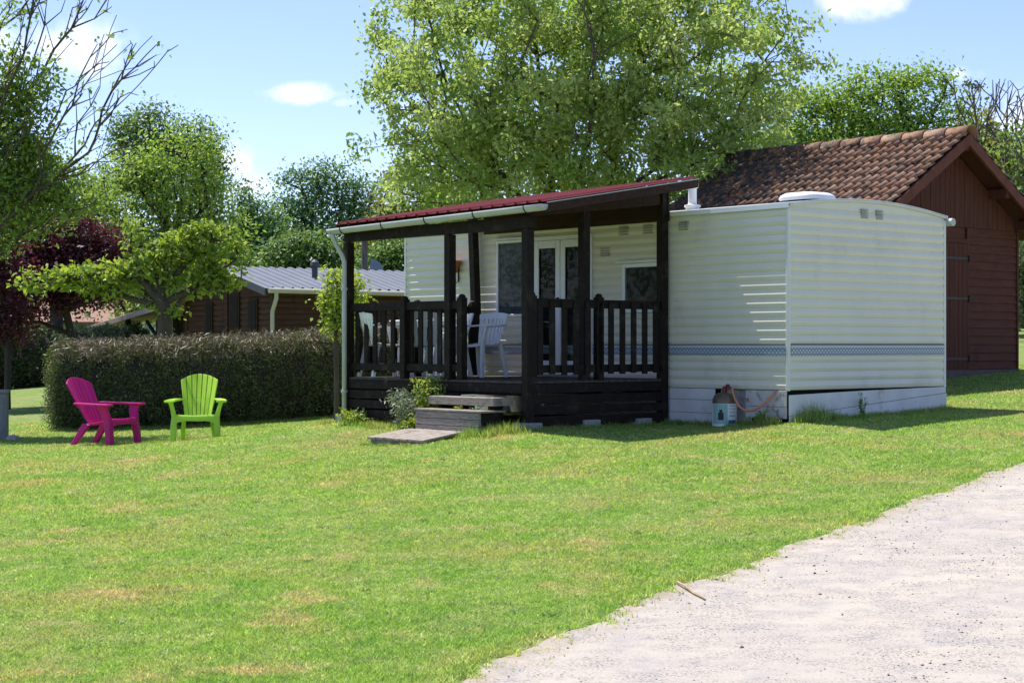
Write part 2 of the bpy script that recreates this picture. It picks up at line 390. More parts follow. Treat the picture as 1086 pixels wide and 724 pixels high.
def ray(px, py):
    D = np.arange(3, 70, .02); x = (px - CX) / FPX * D; zr = EYE + (HY - py) / FPX * D
    k = np.argmax(gz(x, D) >= zr); return Vector((x[k], D[k], gz(x[k], D[k])[0]))

def ground_material(name, blades=False):
    m = bpy.data.materials.new(name); m.use_nodes = True
    N, L = m.node_tree.nodes, m.node_tree.links; b = N['Principled BSDF']
    b.inputs['Roughness'].default_value = .55 if blades else .95; b.inputs['Specular IOR Level'].default_value = .3 if blades else .1
    geo = N.new('ShaderNodeNewGeometry')
    flat = N.new('ShaderNodeVectorMath'); flat.operation = 'MULTIPLY'; flat.inputs[1].default_value = (1, 1, 0)
    L.new(geo.outputs['Position'], flat.inputs[0])
    def noise(sc, det=5, r=.6, off=0):
        n = N.new('ShaderNodeTexNoise'); n.inputs['Scale'].default_value = sc; n.inputs['Detail'].default_value = det; n.inputs['Roughness'].default_value = r
        v = N.new('ShaderNodeVectorMath'); v.operation = 'ADD'; v.inputs[1].default_value = (off, off * .7, 0)
        L.new(flat.outputs[0], v.inputs[0]); L.new(v.outputs[0], n.inputs['Vector']); return n.outputs['Fac']
    def mr(v, a, c, lo=0., hi=1.):
        n = N.new('ShaderNodeMapRange'); n.inputs[1].default_value = a; n.inputs[2].default_value = c; n.inputs[3].default_value = lo; n.inputs[4].default_value = hi
        L.new(v, n.inputs[0]); return n.outputs[0]
    def mix(f, a, c, bt='MIX'):
        n = N.new('ShaderNodeMix'); n.data_type = 'RGBA'; n.blend_type = bt
        if isinstance(f, float): n.inputs[0].default_value = f
        else: L.new(f, n.inputs[0])
        for i, v in ((6, a), (7, c)):
            if isinstance(v, tuple): n.inputs[i].default_value = (*v, 1)
            else: L.new(v, n.inputs[i])
        return n.outputs[2]
    k = 2.1 if blades else 1.3
    base = mix(mr(noise(.9, 4), .35, .65), (.120 * k, .216 * k, .036 * k), (.178 * k, .268 * k, .056 * k))
    base = mix(mr(noise(2.6, 5, .65, off=7), .44, .64), base, (.235 * k, .275 * k, .11 * k))
    base = mix(mr(noise(2.2, 3, off=31), .56, .72), base, (.105 * k, .215 * k, .032 * k))
    base = mix(mr(noise(11, 4, .7, off=21), .40, .62, 0, .55), base, (.075 * k, .135 * k, .026 * k))
    base = mix(mr(noise(8, 4, .7, off=41), .55, .70, 0, .5), base, (.235 * k, .285 * k, .115 * k))
    # dry, straw-coloured patches
    base = mix(mr(noise(.62, 6, .66, off=3), .49, .70, 0, .7), base, (.34 * k * .75, .28 * k * .75, .13 * k * .75))
    base = mix(mr(noise(1.3, 6, .66, off=13), .56, .70, 0, .85), base, (.42 * k * .75, .32 * k * .75, .19 * k * .75))
    if blades:
        at = N.new('ShaderNodeAttribute'); at.attribute_name = 'rnd'
        cr = N.new('ShaderNodeValToRGB'); L.new(at.outputs['Fac'], cr.inputs[0]); el = cr.color_ramp.elements
        el[0].color = (.38, .46, .4, 1); el[1].color = (2.0, 1.7, 2.6, 1)  # random blade tint; its ends put dark holes and white highlights into the colour
        e = el.new(.45); e.color = (1.0, 1.0, .95, 1)
        e = el.new(.96); e.color = (1.4, 1.3, 1.5, 1)
        e = el.new(.9); e.color = (1.35, 1.22, 1.1, 1)
        base = mix(1.0, base, cr.outputs[0], 'MULTIPLY')
        tr = N.new('ShaderNodeBsdfTranslucent'); L.new(mix(1.0, base, (1.2, 1.15, .7), 'MULTIPLY'), tr.inputs['Color'])
        ms = N.new('ShaderNodeMixShader'); ms.inputs[0].default_value = .5
        L.new(b.outputs[0], ms.inputs[1]); L.new(tr.outputs[0], ms.inputs[2]); L.new(ms.outputs[0], N['Material Output'].inputs['Surface'])
    else:
        base = mix(mr(noise(38, 3), .35, .7, 0, .6), base, (.075, .12, .03))
        bp = N.new('ShaderNodeBump'); bp.inputs['Strength'].default_value = .9; bp.inputs['Distance'].default_value = .04
        L.new(noise(28, 5, .7), bp.inputs['Height']); L.new(bp.outputs[0], b.inputs['Normal'])
    L.new(base, b.inputs['Base Color'])
    return m
M['lawn'] = ground_material('lawn_soil_and_grass'); M['blade'] = ground_material('grass_blades', True)

def axis(dense_lo, dense_hi, step, far):
    a = list(np.arange(dense_lo, dense_hi + 1e-6, step)); s = step; x = dense_hi
    while x < far: s *= 1.25; x += s; a.append(x)
    s = step; x = dense_lo; b = []
    while x > -far: s *= 1.25; x -= s; b.append(x)
    return np.array(b[::-1] + a)
gx, gy = axis(-14, 14, .25, 900), axis(2, 34, .25, 900)
XX, YY = np.meshgrid(gx, gy); ZZ = gz(XX, YY)
nx, ny = len(gx), len(gy)
idx = np.arange(nx * ny).reshape(ny, nx)
Fq = np.stack([idx[:-1, :-1], idx[:-1, 1:], idx[1:, 1:], idx[1:, :-1]], -1).reshape(-1, 4)
tag(mesh_np('lawn', np.stack([XX, YY, ZZ], -1).reshape(-1, 3), Fq, M['lawn'], smooth=True), kind='structure')

# gravel track: its edge was read off the photograph and dropped on the ground
edge_px = [(458, 728), (546, 691), (640, 655), (730, 620), (830, 583), (940, 541), (1010, 514), (1086, 491)]
edge = [ray(*e) for e in edge_px]
d0 = (edge[0] - edge[1]).normalized()
edge = [edge[0] + d0 * 9] + edge
d1 = (edge[-1] - edge[-3]).normalized()
for k in (3, 8, 16, 30): edge.append(edge[-1].lerp(edge[-1], 0) + d1 * 0 + (d1 * 4 if k < 8 else d1 * 8))
ex = np.array([[e.x, e.y] for e in edge])
seg = np.linalg.norm(np.diff(ex, axis=0), axis=1); cum = np.concatenate([[0], np.cumsum(seg)])
def edge_at(t): return np.stack([np.interp(t, cum, ex[:, 0]), np.interp(t, cum, ex[:, 1])], -1)
ts = np.arange(0, cum[-1], .06)
ep = edge_at(ts)
ker = np.ones(41) / 41
eps_ = np.stack([np.convolve(np.pad(ep[:, i], 20, 'edge'), ker, 'valid') for i in (0, 1)], 1)
tan = np.gradient(eps_, axis=0); tan /= np.linalg.norm(tan, axis=1)[:, None]
nrm = np.stack([tan[:, 1], -tan[:, 0]], 1)           # to the right of travel, away from the lawn
wob = np.convolve(rng.normal(0, 1, len(ts) + 8), np.ones(9) / 9, 'valid') * .05 + np.convolve(rng.normal(0, 1, len(ts) + 40), np.ones(41) / 41, 'valid') * .22
eps_ = eps_ - nrm * .0 + nrm * .6 * wob[:len(ts), None] + nrm * (.03 * np.sin(ts * 3.1) + .025 * np.sin(ts * 7.7 + 1))[:, None]
RW = 4.6
offs = np.concatenate([[0, .04, .1], np.arange(.2, RW + .01, .1)])
RX = eps_[:, None, 0] + nrm[:, None, 0] * offs; RY = eps_[:, None, 1] + nrm[:, None, 1] * offs
RZ = gz(RX, RY) + .012 + np.where(offs < .01, -.02, 0)
id2 = np.arange(RX.size).reshape(RX.shape)
Fr = np.stack([id2[:-1, :-1], id2[:-1, 1:], id2[1:, 1:], id2[1:, :-1]], -1).reshape(-1, 4)
def road_material():
    m = bpy.data.materials.new('pale_gravel'); m.use_nodes = True
    N, L = m.node_tree.nodes, m.node_tree.links; b = N['Principled BSDF']; b.inputs['Roughness'].default_value = .95; b.inputs['Specular IOR Level'].default_value = .15
    tcn = N.new('ShaderNodeTexCoord')
    def noise(sc, det=6, r=.6, st=(1, 1, 1)):
        mp = N.new('ShaderNodeMapping'); mp.inputs['Scale'].default_value = st; L.new(tcn.outputs['Object'], mp.inputs[0])
        n = N.new('ShaderNodeTexNoise'); n.inputs['Scale'].default_value = sc; n.inputs['Detail'].default_value = det; n.inputs['Roughness'].default_value = r
        L.new(mp.outputs[0], n.inputs['Vector']); return n.outputs['Fac']
    def mr(v, a, c, lo=0., hi=1.):
        n = N.new('ShaderNodeMapRange'); n.inputs[1].default_value = a; n.inputs[2].default_value = c; n.inputs[3].default_value = lo; n.inputs[4].default_value = hi
        L.new(v, n.inputs[0]); return n.outputs[0]
    def mix(f, a, c):
        n = N.new('ShaderNodeMix'); n.data_type = 'RGBA'; L.new(f, n.inputs[0])
        for i, v in ((6, a), (7, c)):
            if isinstance(v, tuple): n.inputs[i].default_value = (*v, 1)
            else: L.new(v, n.inputs[i])
        return n.outputs[2]
    c = mix(mr(noise(1.2), .35, .65), (.372, .338, .300), (.415, .368, .31))
    c = mix(mr(noise(5, 6), .48, .68), c, (.315, .295, .28))
    f = N.new('ShaderNodeMath'); f.operation = 'MULTIPLY'
    L.new(mr(noise(70, 3, .65), .50, .60), f.inputs[0]); L.new(mr(noise(2.6, 7, .7, (1, 1.6, 1)), .40, .56), f.inputs[1])
    c = mix(f.outputs[0], c, (.15, .135, .13))
    ea = N.new('ShaderNodeAttribute'); ea.attribute_name = 'edge'
    wobn = N.new('ShaderNodeMath'); wobn.operation = 'MULTIPLY_ADD'; L.new(noise(7, 6, .7), wobn.inputs[0]); wobn.inputs[1].default_value = -.9; L.new(ea.outputs['Fac'], wobn.inputs[2])
    c = mix(mr(wobn.outputs[0], -.46, -.22, .7, 0), c, (.27, .21, .14))
    c = mix(mr(noise(140, 2, .5), .60, .70, 0, .8), c, (.52, .48, .44))
    L.new(c, b.inputs['Base Color'])
    bp = N.new('ShaderNodeBump'); bp.inputs['Strength'].default_value = .5; bp.inputs['Distance'].default_value = .010
    L.new(noise(110, 4, .7), bp.inputs['Height']); L.new(bp.outputs[0], b.inputs['Normal'])
    return m
tag(mesh_np('gravel_track', np.stack([RX, RY, RZ], -1).reshape(-1, 3), Fr, road_material(), attrs={'edge': ('POINT', np.broadcast_to(offs, RX.shape).ravel())}, smooth=True), kind='structure')
_pt = np.stack([eps_, eps_ + nrm * RW], 0)
def road_side(x, y):
    """signed distance to the track edge: >0 on the gravel"""
    out = np.empty(len(x)); sel = slice(0, len(ts), 3); E, NN = eps_[sel], nrm[sel]
    for i in range(0, len(x), 20000):
        q = np.stack([x[i:i + 20000], y[i:i + 20000]], 1)
        d2 = ((q[:, None] - E[None]) ** 2).sum(-1); j = d2.argmin(1)
        out[i:i + 20000] = ((q - E[j]) * NN[j]).sum(1)
    return out

# stones strewn over the track: countless, one object
def stones():
    n = 14000
    k = rng.integers(0, len(ts), n); o = rng.random(n) ** 1.1 * RW * .98 + .03
    near = rng.random(n) < .25; o[near] = rng.random(near.sum()) ** 2 * .5
    p = eps_[k] + nrm[k] * o[:, None] + rng.normal(0, .04, (n, 2))
    clump = rng.integers(0, 60, n); cc = rng.random((60,)) * (len(ts) - 1)
    cm = rng.random(n) < .5
    kk = np.clip(cc[clump] + rng.normal(0, 6, n), 0, len(ts) - 1).astype(int); co = (rng.random(60) * RW * .9)[clump] + rng.normal(0, .12, n)
    p[cm] = (eps_[kk] + nrm[kk] * np.clip(co, .03, RW)[:, None])[cm]
    s = .0022 + rng.gamma(1.3, .0015, n)
    base = np.array([[1, 0, 0], [0, 1, 0], [-1, 0, 0], [0, -1, 0], [0, 0, .8], [0, 0, -.5], ], float)
    V = base[None] * (s[:, None, None] * rng.uniform(.6, 1.35, (n, 6, 1)))
    a = rng.random(n) * 6.28; ca, sa = np.cos(a)[:, None], np.sin(a)[:, None]
    V = np.stack([V[..., 0] * ca - V[..., 1] * sa, V[..., 0] * sa + V[..., 1] * ca, V[..., 2]], -1)
    V[..., 0] += p[:, None, 0]; V[..., 1] += p[:, None, 1]; V[..., 2] += (gz(p[:, 0], p[:, 1]) + .012)[:, None] + s[:, None] * .2
    t = np.array([[0, 1, 4], [1, 2, 4], [2, 3, 4], [3, 0, 4], [1, 0, 5], [2, 1, 5], [3, 2, 5], [0, 3, 5]])
    F = (t[None] + (np.arange(n) * 6)[:, None, None]).reshape(-1, 3)
    m = leaf_mat('track_stones', [(.08, .075, .072), (.15, .14, .13), (.24, .22, .205), (.38, .35, .32)], trans=0, rough=.9)
    o_ = mesh_np('gravel_stones', V.reshape(-1, 3), F, m, attrs={'rnd': ('FACE', np.repeat(rng.random(n) ** 1.4, 8))})
    tag(o_, 'small grey stones strewn over the pale gravel track', 'gravel', kind='stuff')
stones()

# ------------------------------------------------------------------ grass blades
def blades(x, y, h, w, name, label, rnd=None, lean=.5, material=None, zoff=0.0):
    n = len(x); z = gz(x, y) - .003 + zoff
    a = rng.random(n) * 6.283; b = rng.random(n) * 6.283
    lx, ly = np.cos(a), np.sin(a)
    ln = h * rng.random(n) * lean
    V = np.empty((n, 3, 3))
    V[:, 0] = np.stack([x - lx * w, y - ly * w, z], 1); V[:, 1] = np.stack([x + lx * w, y + ly * w, z], 1)
    V[:, 2] = np.stack([x + np.cos(b) * ln, y + np.sin(b) * ln, z + h], 1)
    o = mesh_np(name, V.reshape(-1, 3), np.arange(n * 3).reshape(-1, 3), material or M['blade'],
                attrs={'rnd': ('FACE', rng.random(n) if rnd is None else rnd)})
    return tag(o, label, 'grass', kind='stuff')

def in_home(x, y, pad=0.0):
    rx, ry = x - Nw[0], y - Nw[1]; w = rx * U[0] + ry * U[1]; l = rx * Vv[0] + ry * Vv[1]
    return ((w > -pad) & (w < 2.99 + pad) & (l > -pad) & (l < 7.07 + pad)) | ((w > -2.2) & (w < 0) & (l > 1.95) & (l < 5.3))

def lawn_grass():
    n = 1100000
    D0, D1 = 6.3, 29.0
    D = D0 * (D1 / D0) ** rng.random(n)          # density falls off with distance
    x = (rng.random(n) * 2 - 1) * (.345 * D + .6)
    y = D
    s = road_side(x, y)
    fr = rng.normal(0, .05, n) + .07 * (np.sin(x * 9.1 + y * 4.3) * np.sin(y * 7.7 - x * 3.1)) + .06 * np.sin(x * 23 + y * 17) + np.where(rng.random(n) < .03, rng.random(n) * .35, 0)
    keep = (s < fr) & (s > -99) & ~in_home(x, y) | ((s > RW) & (rng.random(n) < .5))
    x, y, s = x[keep], y[keep], s[keep]
    # gentle clumps of height
    hn = (np.sin(x * 7.1 + 1.3 * np.sin(y * 5.3)) * np.sin(y * 6.3 + 1.7 * np.sin(x * 4.1)) + np.sin(x * 2.3 + y * 1.1)) * .25 + .5
    h = (.008 + .010 * rng.random(len(x)) + .010 * np.clip(hn, 0, 1)) * (1 + .25 * (y > 15))
    w = .0019 + .00018 * y
    zo = np.where(s > -.08, .014, 0) if True else 0
    h = h * np.where(np.abs(s) < .2, 1.35, 1)
    blades(x, y, h, w * rng.uniform(.7, 1.3, len(x)), 'mown_grass', 'short mown lawn grass with dry straw patches', lean=2.0, zoff=zo)
lawn_grass()

def lawn_weeds():
    r = np.random.default_rng(55); n = 420
    y = 6.8 * (26 / 6.8) ** r.random(n); x = (r.random(n) * 2 - 1) * .33 * y
    ok = (road_side(x, y) < -.15) & ~in_home(x, y, .3); x, y = x[ok], y[ok]
    k = 26; idx_ = np.repeat(np.arange(len(x)), k); rad = r.uniform(.03, .11, len(x))[idx_]
    a = r.random(len(idx_)) * 6.283; q = rad * np.sqrt(r.random(len(idx_)))
    X, Y = x[idx_] + np.cos(a) * q, y[idx_] + np.sin(a) * q
    o = blades(X, Y, r.uniform(.012, .028, len(X)), r.uniform(.004, .008, len(X)) * (.6 + Y * .03), 'lawn_weeds', 'small clover and weed rosettes dotted through the lawn', rnd=np.repeat(r.random(len(x)), k) * .7 + r.random(len(X)) * .15, lean=2.2, material=LMW)
LMW = leaf_mat('lawn_weed_leaf', [(.07, .15, .03), (.13, .23, .045), (.26, .33, .16), (.42, .45, .30)], trans=.35)
lawn_weeds()

def tufts(spots, name, label):
    xs, ys, hs = [], [], []
    for x, y, r, h, n in spots:
        t = rng.random(n) * 6.283; q = r * np.sqrt(rng.random(n))
        xs.append(x + np.cos(t) * q); ys.append(y + np.sin(t) * q); hs.append(h * rng.uniform(.35, 1.0, n) * (1 - .5 * q / r))
    x, y, h = map(np.concatenate, (xs, ys, hs))
    return blades(x, y, h, rng.uniform(.003, .006, len(x)), name, label, rnd=rng.random(len(x)) * .75, lean=.7)

# ------------------------------------------------------------------ mobile home
zN = g1(*Nw)
HO = Vector((0, 0, zN))      # org for home-frame shapes
LEN, WID, ZS, ZE = 7.07, 2.99, 1.09, 3.19      # length, width, siding bottom, eave
def arch(w): return ZE + .115 * (1 - ((w - WID / 2) / (WID / 2)) ** 2)
home = empty('mobile_home', (Nw[0], Nw[1], zN), HRZ, 'long cream mobile home with ribbed siding, blue braided band and white skirting', 'mobile home')
PITCH = .104
def ribs(z0, z1):
    out = []; z = z0
    prof = [(0, 0), (.007, .007), (.036, .0155), (.052, .0165), (.082, .008)]
    while z < z1:
        for dz, o in prof:
            if z + dz < z1: out.append((z + dz, o))
        z += PITCH
    out.append((z1, 0)); return out
# front / back / end walls as ribbed sheets
mb = MB(HO)
rb = ribs(ZS, ZE)
ls = [0, .5, 1, 1.6, 2.2, 3, 4, 5, 6, LEN]
mb.grid(lambda l, k: (-rb[k][1], l + 0, rb[k][0]), ls, range(len(rb)))
mb.grid(lambda l, k: (WID + rb[k][1], l, rb[k][0]), ls, range(len(rb)))
mb.build('wall', M['siding'], home, smooth=False)
for end in (0, 1):
    mb = MB(HO); ws = [WID * i / 12 for i in range(13)]
    rbe = ribs(ZS, ZE + .001)[:-1]
    def ept(w, k):
        z, o = rbe[k]
        return (w, -o if end == 0 else LEN + o, z)
    mb.grid(ept, ws, range(len(rbe)))
    zt = rbe[-1][0]
    yy = 0 if end == 0 else LEN
    mb.grid(lambda w, k: (w, yy - (.002 if end == 0 else -.002), zt if k == 0 else arch(w) - .004), ws, (0, 1))
    mb.build('wall', M['siding'], home)
# roof
mb = MB(HO); ws = [-.03 + (WID + .06) * i / 16 for i in range(17)]
mb.grid(lambda w, l: (w, l, arch(min(max(w, 0), WID)) + .012), ws, [-.03, 1, 3, 5, LEN + .03])
mb.build('roof', M['home_roof'], home, solid=.02, smooth=True)
mb = MB(HO)   # drip edge
mb.box((-.045, -.03, ZE - .035), (-.028, LEN + .03, ZE + .022)); mb.box((WID + .028, -.03, ZE - .035), (WID + .045, LEN + .03, ZE + .022))
mb.build('drip_edge', M['white_pvc'], home)
mb = MB(HO)
for i in range(16):
    w0, w1 = WID * i / 16, WID * (i + 1) / 16
    mb.hexa([(w0, -.028, arch(w0) - .014), (w1, -.028, arch(w1) - .014), (w1, -.018, arch(w1) - .014), (w0, -.018, arch(w0) - .014),
             (w0, -.028, arch(w0) + .004), (w1, -.028, arch(w1) + .004), (w1, -.018, arch(w1) + .004), (w0, -.018, arch(w0) + .004)])
mb.build('end_trim', M['trim'], home)
for w0, l0 in ((0, 0), (WID, 0), (0, LEN), (WID, LEN)):
    mb = MB(HO); mb.box((w0 - .022, l0 - .022, ZS - .01), (w0 + .022, l0 + .022, ZE - .037)); mb.build('corner_trim', M['trim'], home, bevel=.01)
# braided band
mb = MB(HO)
mb.box((-.024, .024, 1.486), (-.016, LEN - .024, 1.600)); mb.build('trim_band', M['band'], home)
mb = MB(HO); mb.box((.024, -.026, 1.486), (WID - .024, -.016, 1.600)); mb.build('trim_band', M['band'], home)
mb = MB(HO); mb.box((.03, -.03, 1.602), (WID - .03, -.017, 1.614)); mb.box((-.027, .03, 1.602), (-.017, LEN - .03, 1.610)); mb.build('band_lip', M['slate'], home)
# floor / dark under-body
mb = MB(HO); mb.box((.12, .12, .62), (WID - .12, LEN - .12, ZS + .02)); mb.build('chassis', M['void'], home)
# skirting
def skirt_panel(l0, l1, z0, z1, m='skirt', w=-.004):
    mb = MB(HO); mb.box((w - .014, l0, z0), (w, l1, z1)); return mb.build('skirt_panel', M[m], home, bevel=.003)
g_l = lambda l, w=0: g1(*HW(w, l))
skirt_panel(1.10, 1.86, .955, 1.085); skirt_panel(1.10, 1.86, .80, .951); skirt_panel(1.10, 1.86, .60, .796)
skirt_panel(.012, .62, .90, 1.083, 'rusty_skirt'); skirt_panel(.012, .62, .765, .896, 'rusty_skirt')
skirt_panel(.625, 1.095, .70, 1.08, 'rusty_skirt', w=.10)
skirt_panel(1.9, LEN, .65, 1.08)
for a, b, za, zb, q in ((-.012, 1.25, 1.035, 1.062, 0), (1.255, WID, 1.062, 1.085, 0)):
    mb = MB(HO)
    lo_a, lo_b = .80 + .07 * a, .80 + .07 * b
    mb.hexa([(a, -.03, lo_a), (b, -.03, lo_b), (b, -.014, lo_a + .07 * (b - a)), (a, -.014, lo_a),
             (a, -.03, za), (b, -.03, zb), (b, -.014, zb), (a, -.014, za)])
    mb.build('skirt_panel', M['skirt'], home, bevel=.003)
mb = MB(HO); a, b = -.010, WID + .01
mb.hexa([(a, -.034, .62), (b, -.034, .68), (b, -.016, .68), (a, -.016, .62), (a, -.034, .795), (b, -.034, .795 + .07 * b), (b, -.016, .795 + .07 * b), (a, -.016, .795)])
mb.build('skirt_panel', M['skirt'], home, bevel=.003)
skirt_panel(.0, LEN, .7, 1.085, w=WID + .005)
# windows and door in the front wall
def opening(name, l0, l1, z0, z1, fr, back, leaf=None):
    mb = MB(HO); x0, x1 = -.055, -.016
    mb.box((x0, l0, z0), (x1, l0 + fr, z1)); mb.box((x0, l1 - fr, z0), (x1, l1, z1))
    mb.box((x0, l0 + fr, z0), (x1, l1 - fr, z0 + fr)); mb.box((x0, l0 + fr, z1 - fr), (x1, l1 - fr, z1))
    f = mb.build(name, M['white_pvc'], home, bevel=.006)
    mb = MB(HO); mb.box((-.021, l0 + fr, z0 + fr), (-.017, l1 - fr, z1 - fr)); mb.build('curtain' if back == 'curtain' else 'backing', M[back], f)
    mb = MB(HO); mb._add([(-.042, l0 + fr, z0 + fr), (-.042, l0 + fr, z1 - fr), (-.042, l1 - fr, z1 - fr), (-.042, l1 - fr, z0 + fr)], [(0, 1, 2, 3)]); mb.build('glass', M['glass'], f, recalc=False)
    return f
f = opening('window', 4.36, 5.02, 1.98, 3.0, .035, 'curtain')
mb = MB(HO); mb.box((-.085, 4.33, 3.002), (-.017, 5.06, 3.03)); mb.build('drip_cap', M['trim'], f)
f = opening('window', 1.92, 2.62, 2.0, 2.61, .05, 'room')
mb = MB(HO); mb.box((-.09, 1.9, 2.613), (-.017, 2.70, 2.645)); mb.build('drip_cap', M['trim'], f)
door = opening('door', 3.18, 4.30, 1.215, 3.02, .055, 'room')
for l0 in (3.24, 3.745):
    mb = MB(HO); l1 = l0 + .495; a = .085
    mb.box((-.066, l0, 1.275), (-.05, l0 + a, 2.962)); mb.box((-.066, l1 - a, 1.275), (-.05, l1, 2.962))
    mb.box((-.066, l0 + a, 1.275), (-.05, l1 - a, 1.4)); mb.box((-.066, l0 + a, 2.862), (-.05, l1 - a, 2.962))
    mb.build('door_leaf', M['white_pvc'], door, bevel=.006)
mb = MB(HO); mb.box((-.09, 3.76, 2.12), (-.068, 3.79, 2.22)); mb.bar((-.095, 3.77, 2.18), (-.095, 3.87, 2.18), .012, .018); mb.build('handle', M['black'], door)
# louvred vents
def vent(w, l, z, axis_):
    mb = MB(HO)
    for k in range(4):
        q = z + k * .03
        if axis_ == 'front': mb.box((-.03, l - .075, q), (-.008, l + .075, q + .018))
        else: mb.box((w - .06, -.03, q), (w + .06, -.006, q + .018))
    mb.build('vent', M['vent'], home)
for l, z in ((1.60, 2.98), (2.2, 2.97), (2.62, 2.97), (2.95, 2.72)): vent(0, l, z, 'front')
for w in (1.37, 1.66): vent(w, 0, 3.10, 'end')
# roof dome and flue
mb = MB(HO); zr = arch(.85) + .02
pts = []
prof = [(0, .27), (.03, .285), (.06, .27), (.09, .22), (.10, .12)]
vs, n = [], 28
for dz, r in prof:
    for k in range(n):
        t = 2 * math.pi * k / n; c, s_ = math.cos(t), math.sin(t)
        e = 4; q = (abs(c) ** e + abs(s_) ** e) ** (-1 / e)
        vs.append((.85 + c * q * r, .42 + s_ * q * r, zr + dz))
fs = [(i * n + k, i * n + (k + 1) % n, (i + 1) * n + (k + 1) % n, (i + 1) * n + k) for i in range(len(prof) - 1) for k in range(n)] + [tuple(range((len(prof) - 1) * n, len(prof) * n))]
mb._add(vs, fs); mb.build('roof_dome', M['white_plastic'], home, smooth=True)
mb = MB(HO); zr = arch(.35)
mb.lathe((.35, 1.80, zr), [(.085, 0), (.085, .05), (.10, .052), (.10, .075), (.058, .085), (.052, .11), (.052, .28), (.07, .285), (.075, .30), (.075, .345), (.06, .36)], 20)
mb.build('flue_pipe', M['white_pvc'], home, smooth=False)
mb = MB(HO); mb.tube([(WID + .06, -.10, ZE - .06), (WID + .06, 1.5, ZE - .06)], .05, 12); mb.build('rear_gutter', M['gutter'], home)

# ------------------------------------------------------------------ porch
LF, LL, WF, ZD = 1.865, 5.305, -2.29, 1.195
pc = HW(WF / 2, (LF + LL) / 2); zp = g1(*pc)
PO = Vector((WF / 2, (LF + LL) / 2, zp))
porch = empty('covered_porch', (pc[0], pc[1], zp), HRZ, 'dark brown timber porch deck with red sheet roof in front of the cream mobile home', 'porch')
RZ0, RZ1, RW0, RW1, RL0, RL1 = 3.185, 3.595, -2.47, -.03, 1.34, 5.35
# roof sheet with ribs running down the slope
mb = MB(PO)
us = []; l = RL0
while l < RL1 - .01:
    for dl, dz in ((0, 0), (.10, 0), (.115, .022), (.145, .022), (.16, 0)):
        us.append((l + dl, dz))
    l += .2
us.append((RL1, 0))
def rpt(i, t): 
    l_, dz = us[i]; return (RW0 + (RW1 - RW0) * t, l_, RZ0 + (RZ1 - RZ0) * t + dz - .055 * (l_ - RL0) / (RL1 - RL0))
mb.grid(rpt, range(len(us)), [0, .25, .5, .75, 1])
mb.build('roof', M['red_sheet'], porch, solid=.008)
for l0 in (RL0 + .01, RL1 - .03):
    mb = MB(PO); dz = -.055 if l0 > 3 else 0
    mb.hexa([(RW0, l0, RZ0 - .12 + dz), (RW1, l0, RZ1 - .12 + dz), (RW1, l0 + .022, RZ1 - .12 + dz), (RW0, l0 + .022, RZ0 - .12 + dz),
             (RW0, l0, RZ0 - .012 + dz), (RW1, l0, RZ1 - .012 + dz), (RW1, l0 + .022, RZ1 - .012 + dz), (RW0, l0 + .022, RZ0 - .012 + dz)])
    mb.build('barge_board', M['brown_wood'], porch)
mb = MB(PO); l0 = RL0 - .006
mb.hexa([(RW0, l0, RZ0 - .022), (RW1, l0, RZ1 - .022), (RW1, l0 + .012, RZ1 - .022), (RW0, l0 + .012, RZ0 - .022), (RW0, l0, RZ0 - .012), (RW1, l0, RZ1 - .012), (RW1, l0 + .012, RZ1 - .012), (RW0, l0 + .012, RZ0 - .012)])
mb.build('edge_flashing', M['gutter'], porch)
# rafters
for l_ in np.linspace(RL0 + .25, RL1 - .2, 6):
    mb = MB(PO); mb.bar((RW0 + .06, l_, RZ0 - .075), (RW1, l_, RZ1 - .075), .05, .09); mb.build('rafter', M['brown_wood'], porch)
mb = MB(PO); mb.box((WF - .06, LF - .10, 2.915), (WF + .05, RL1 - .02, 3.05)); mb.build('front_beam', M['dark_wood'], porch, bevel=.006)
# boards closing the gap above the home's eave
for k in range(3):
    mb = MB(PO); z0 = 3.10 + k * .148; mb.box((-.075, 1.80, z0), (-.05, LL - .05, z0 + .146)); mb.build('back_board', M['brown_wood'], porch)
mb = MB(PO)
mb.box((WF, LF - .03, 3.05), (-.08, LF - .005, 3.155), Matrix.Identity(4)); 
mb2 = MB(PO)
mb2.hexa([(WF, LF - .02, 3.05), (-.08, LF - .02, 3.30), (-.08, LF + .02, 3.30), (WF, LF + .02, 3.05), (WF, LF - .02, 3.16), (-.08, LF - .02, 3.50), (-.08, LF + .02, 3.50), (WF, LF + .02, 3.16)])
mb2.build('side_beam', M['brown_wood'], porch)
mb2 = MB(PO)
mb2.hexa([(WF, LL - .02, 3.03), (-.08, LL - .02, 3.38), (-.08, LL + .02, 3.38), (WF, LL + .02, 3.03), (WF, LL - .02, 3.10), (-.08, LL - .02, 3.46), (-.08, LL + .02, 3.46), (WF, LL + .02, 3.10)])
mb2.build('side_beam', M['brown_wood'], porch)
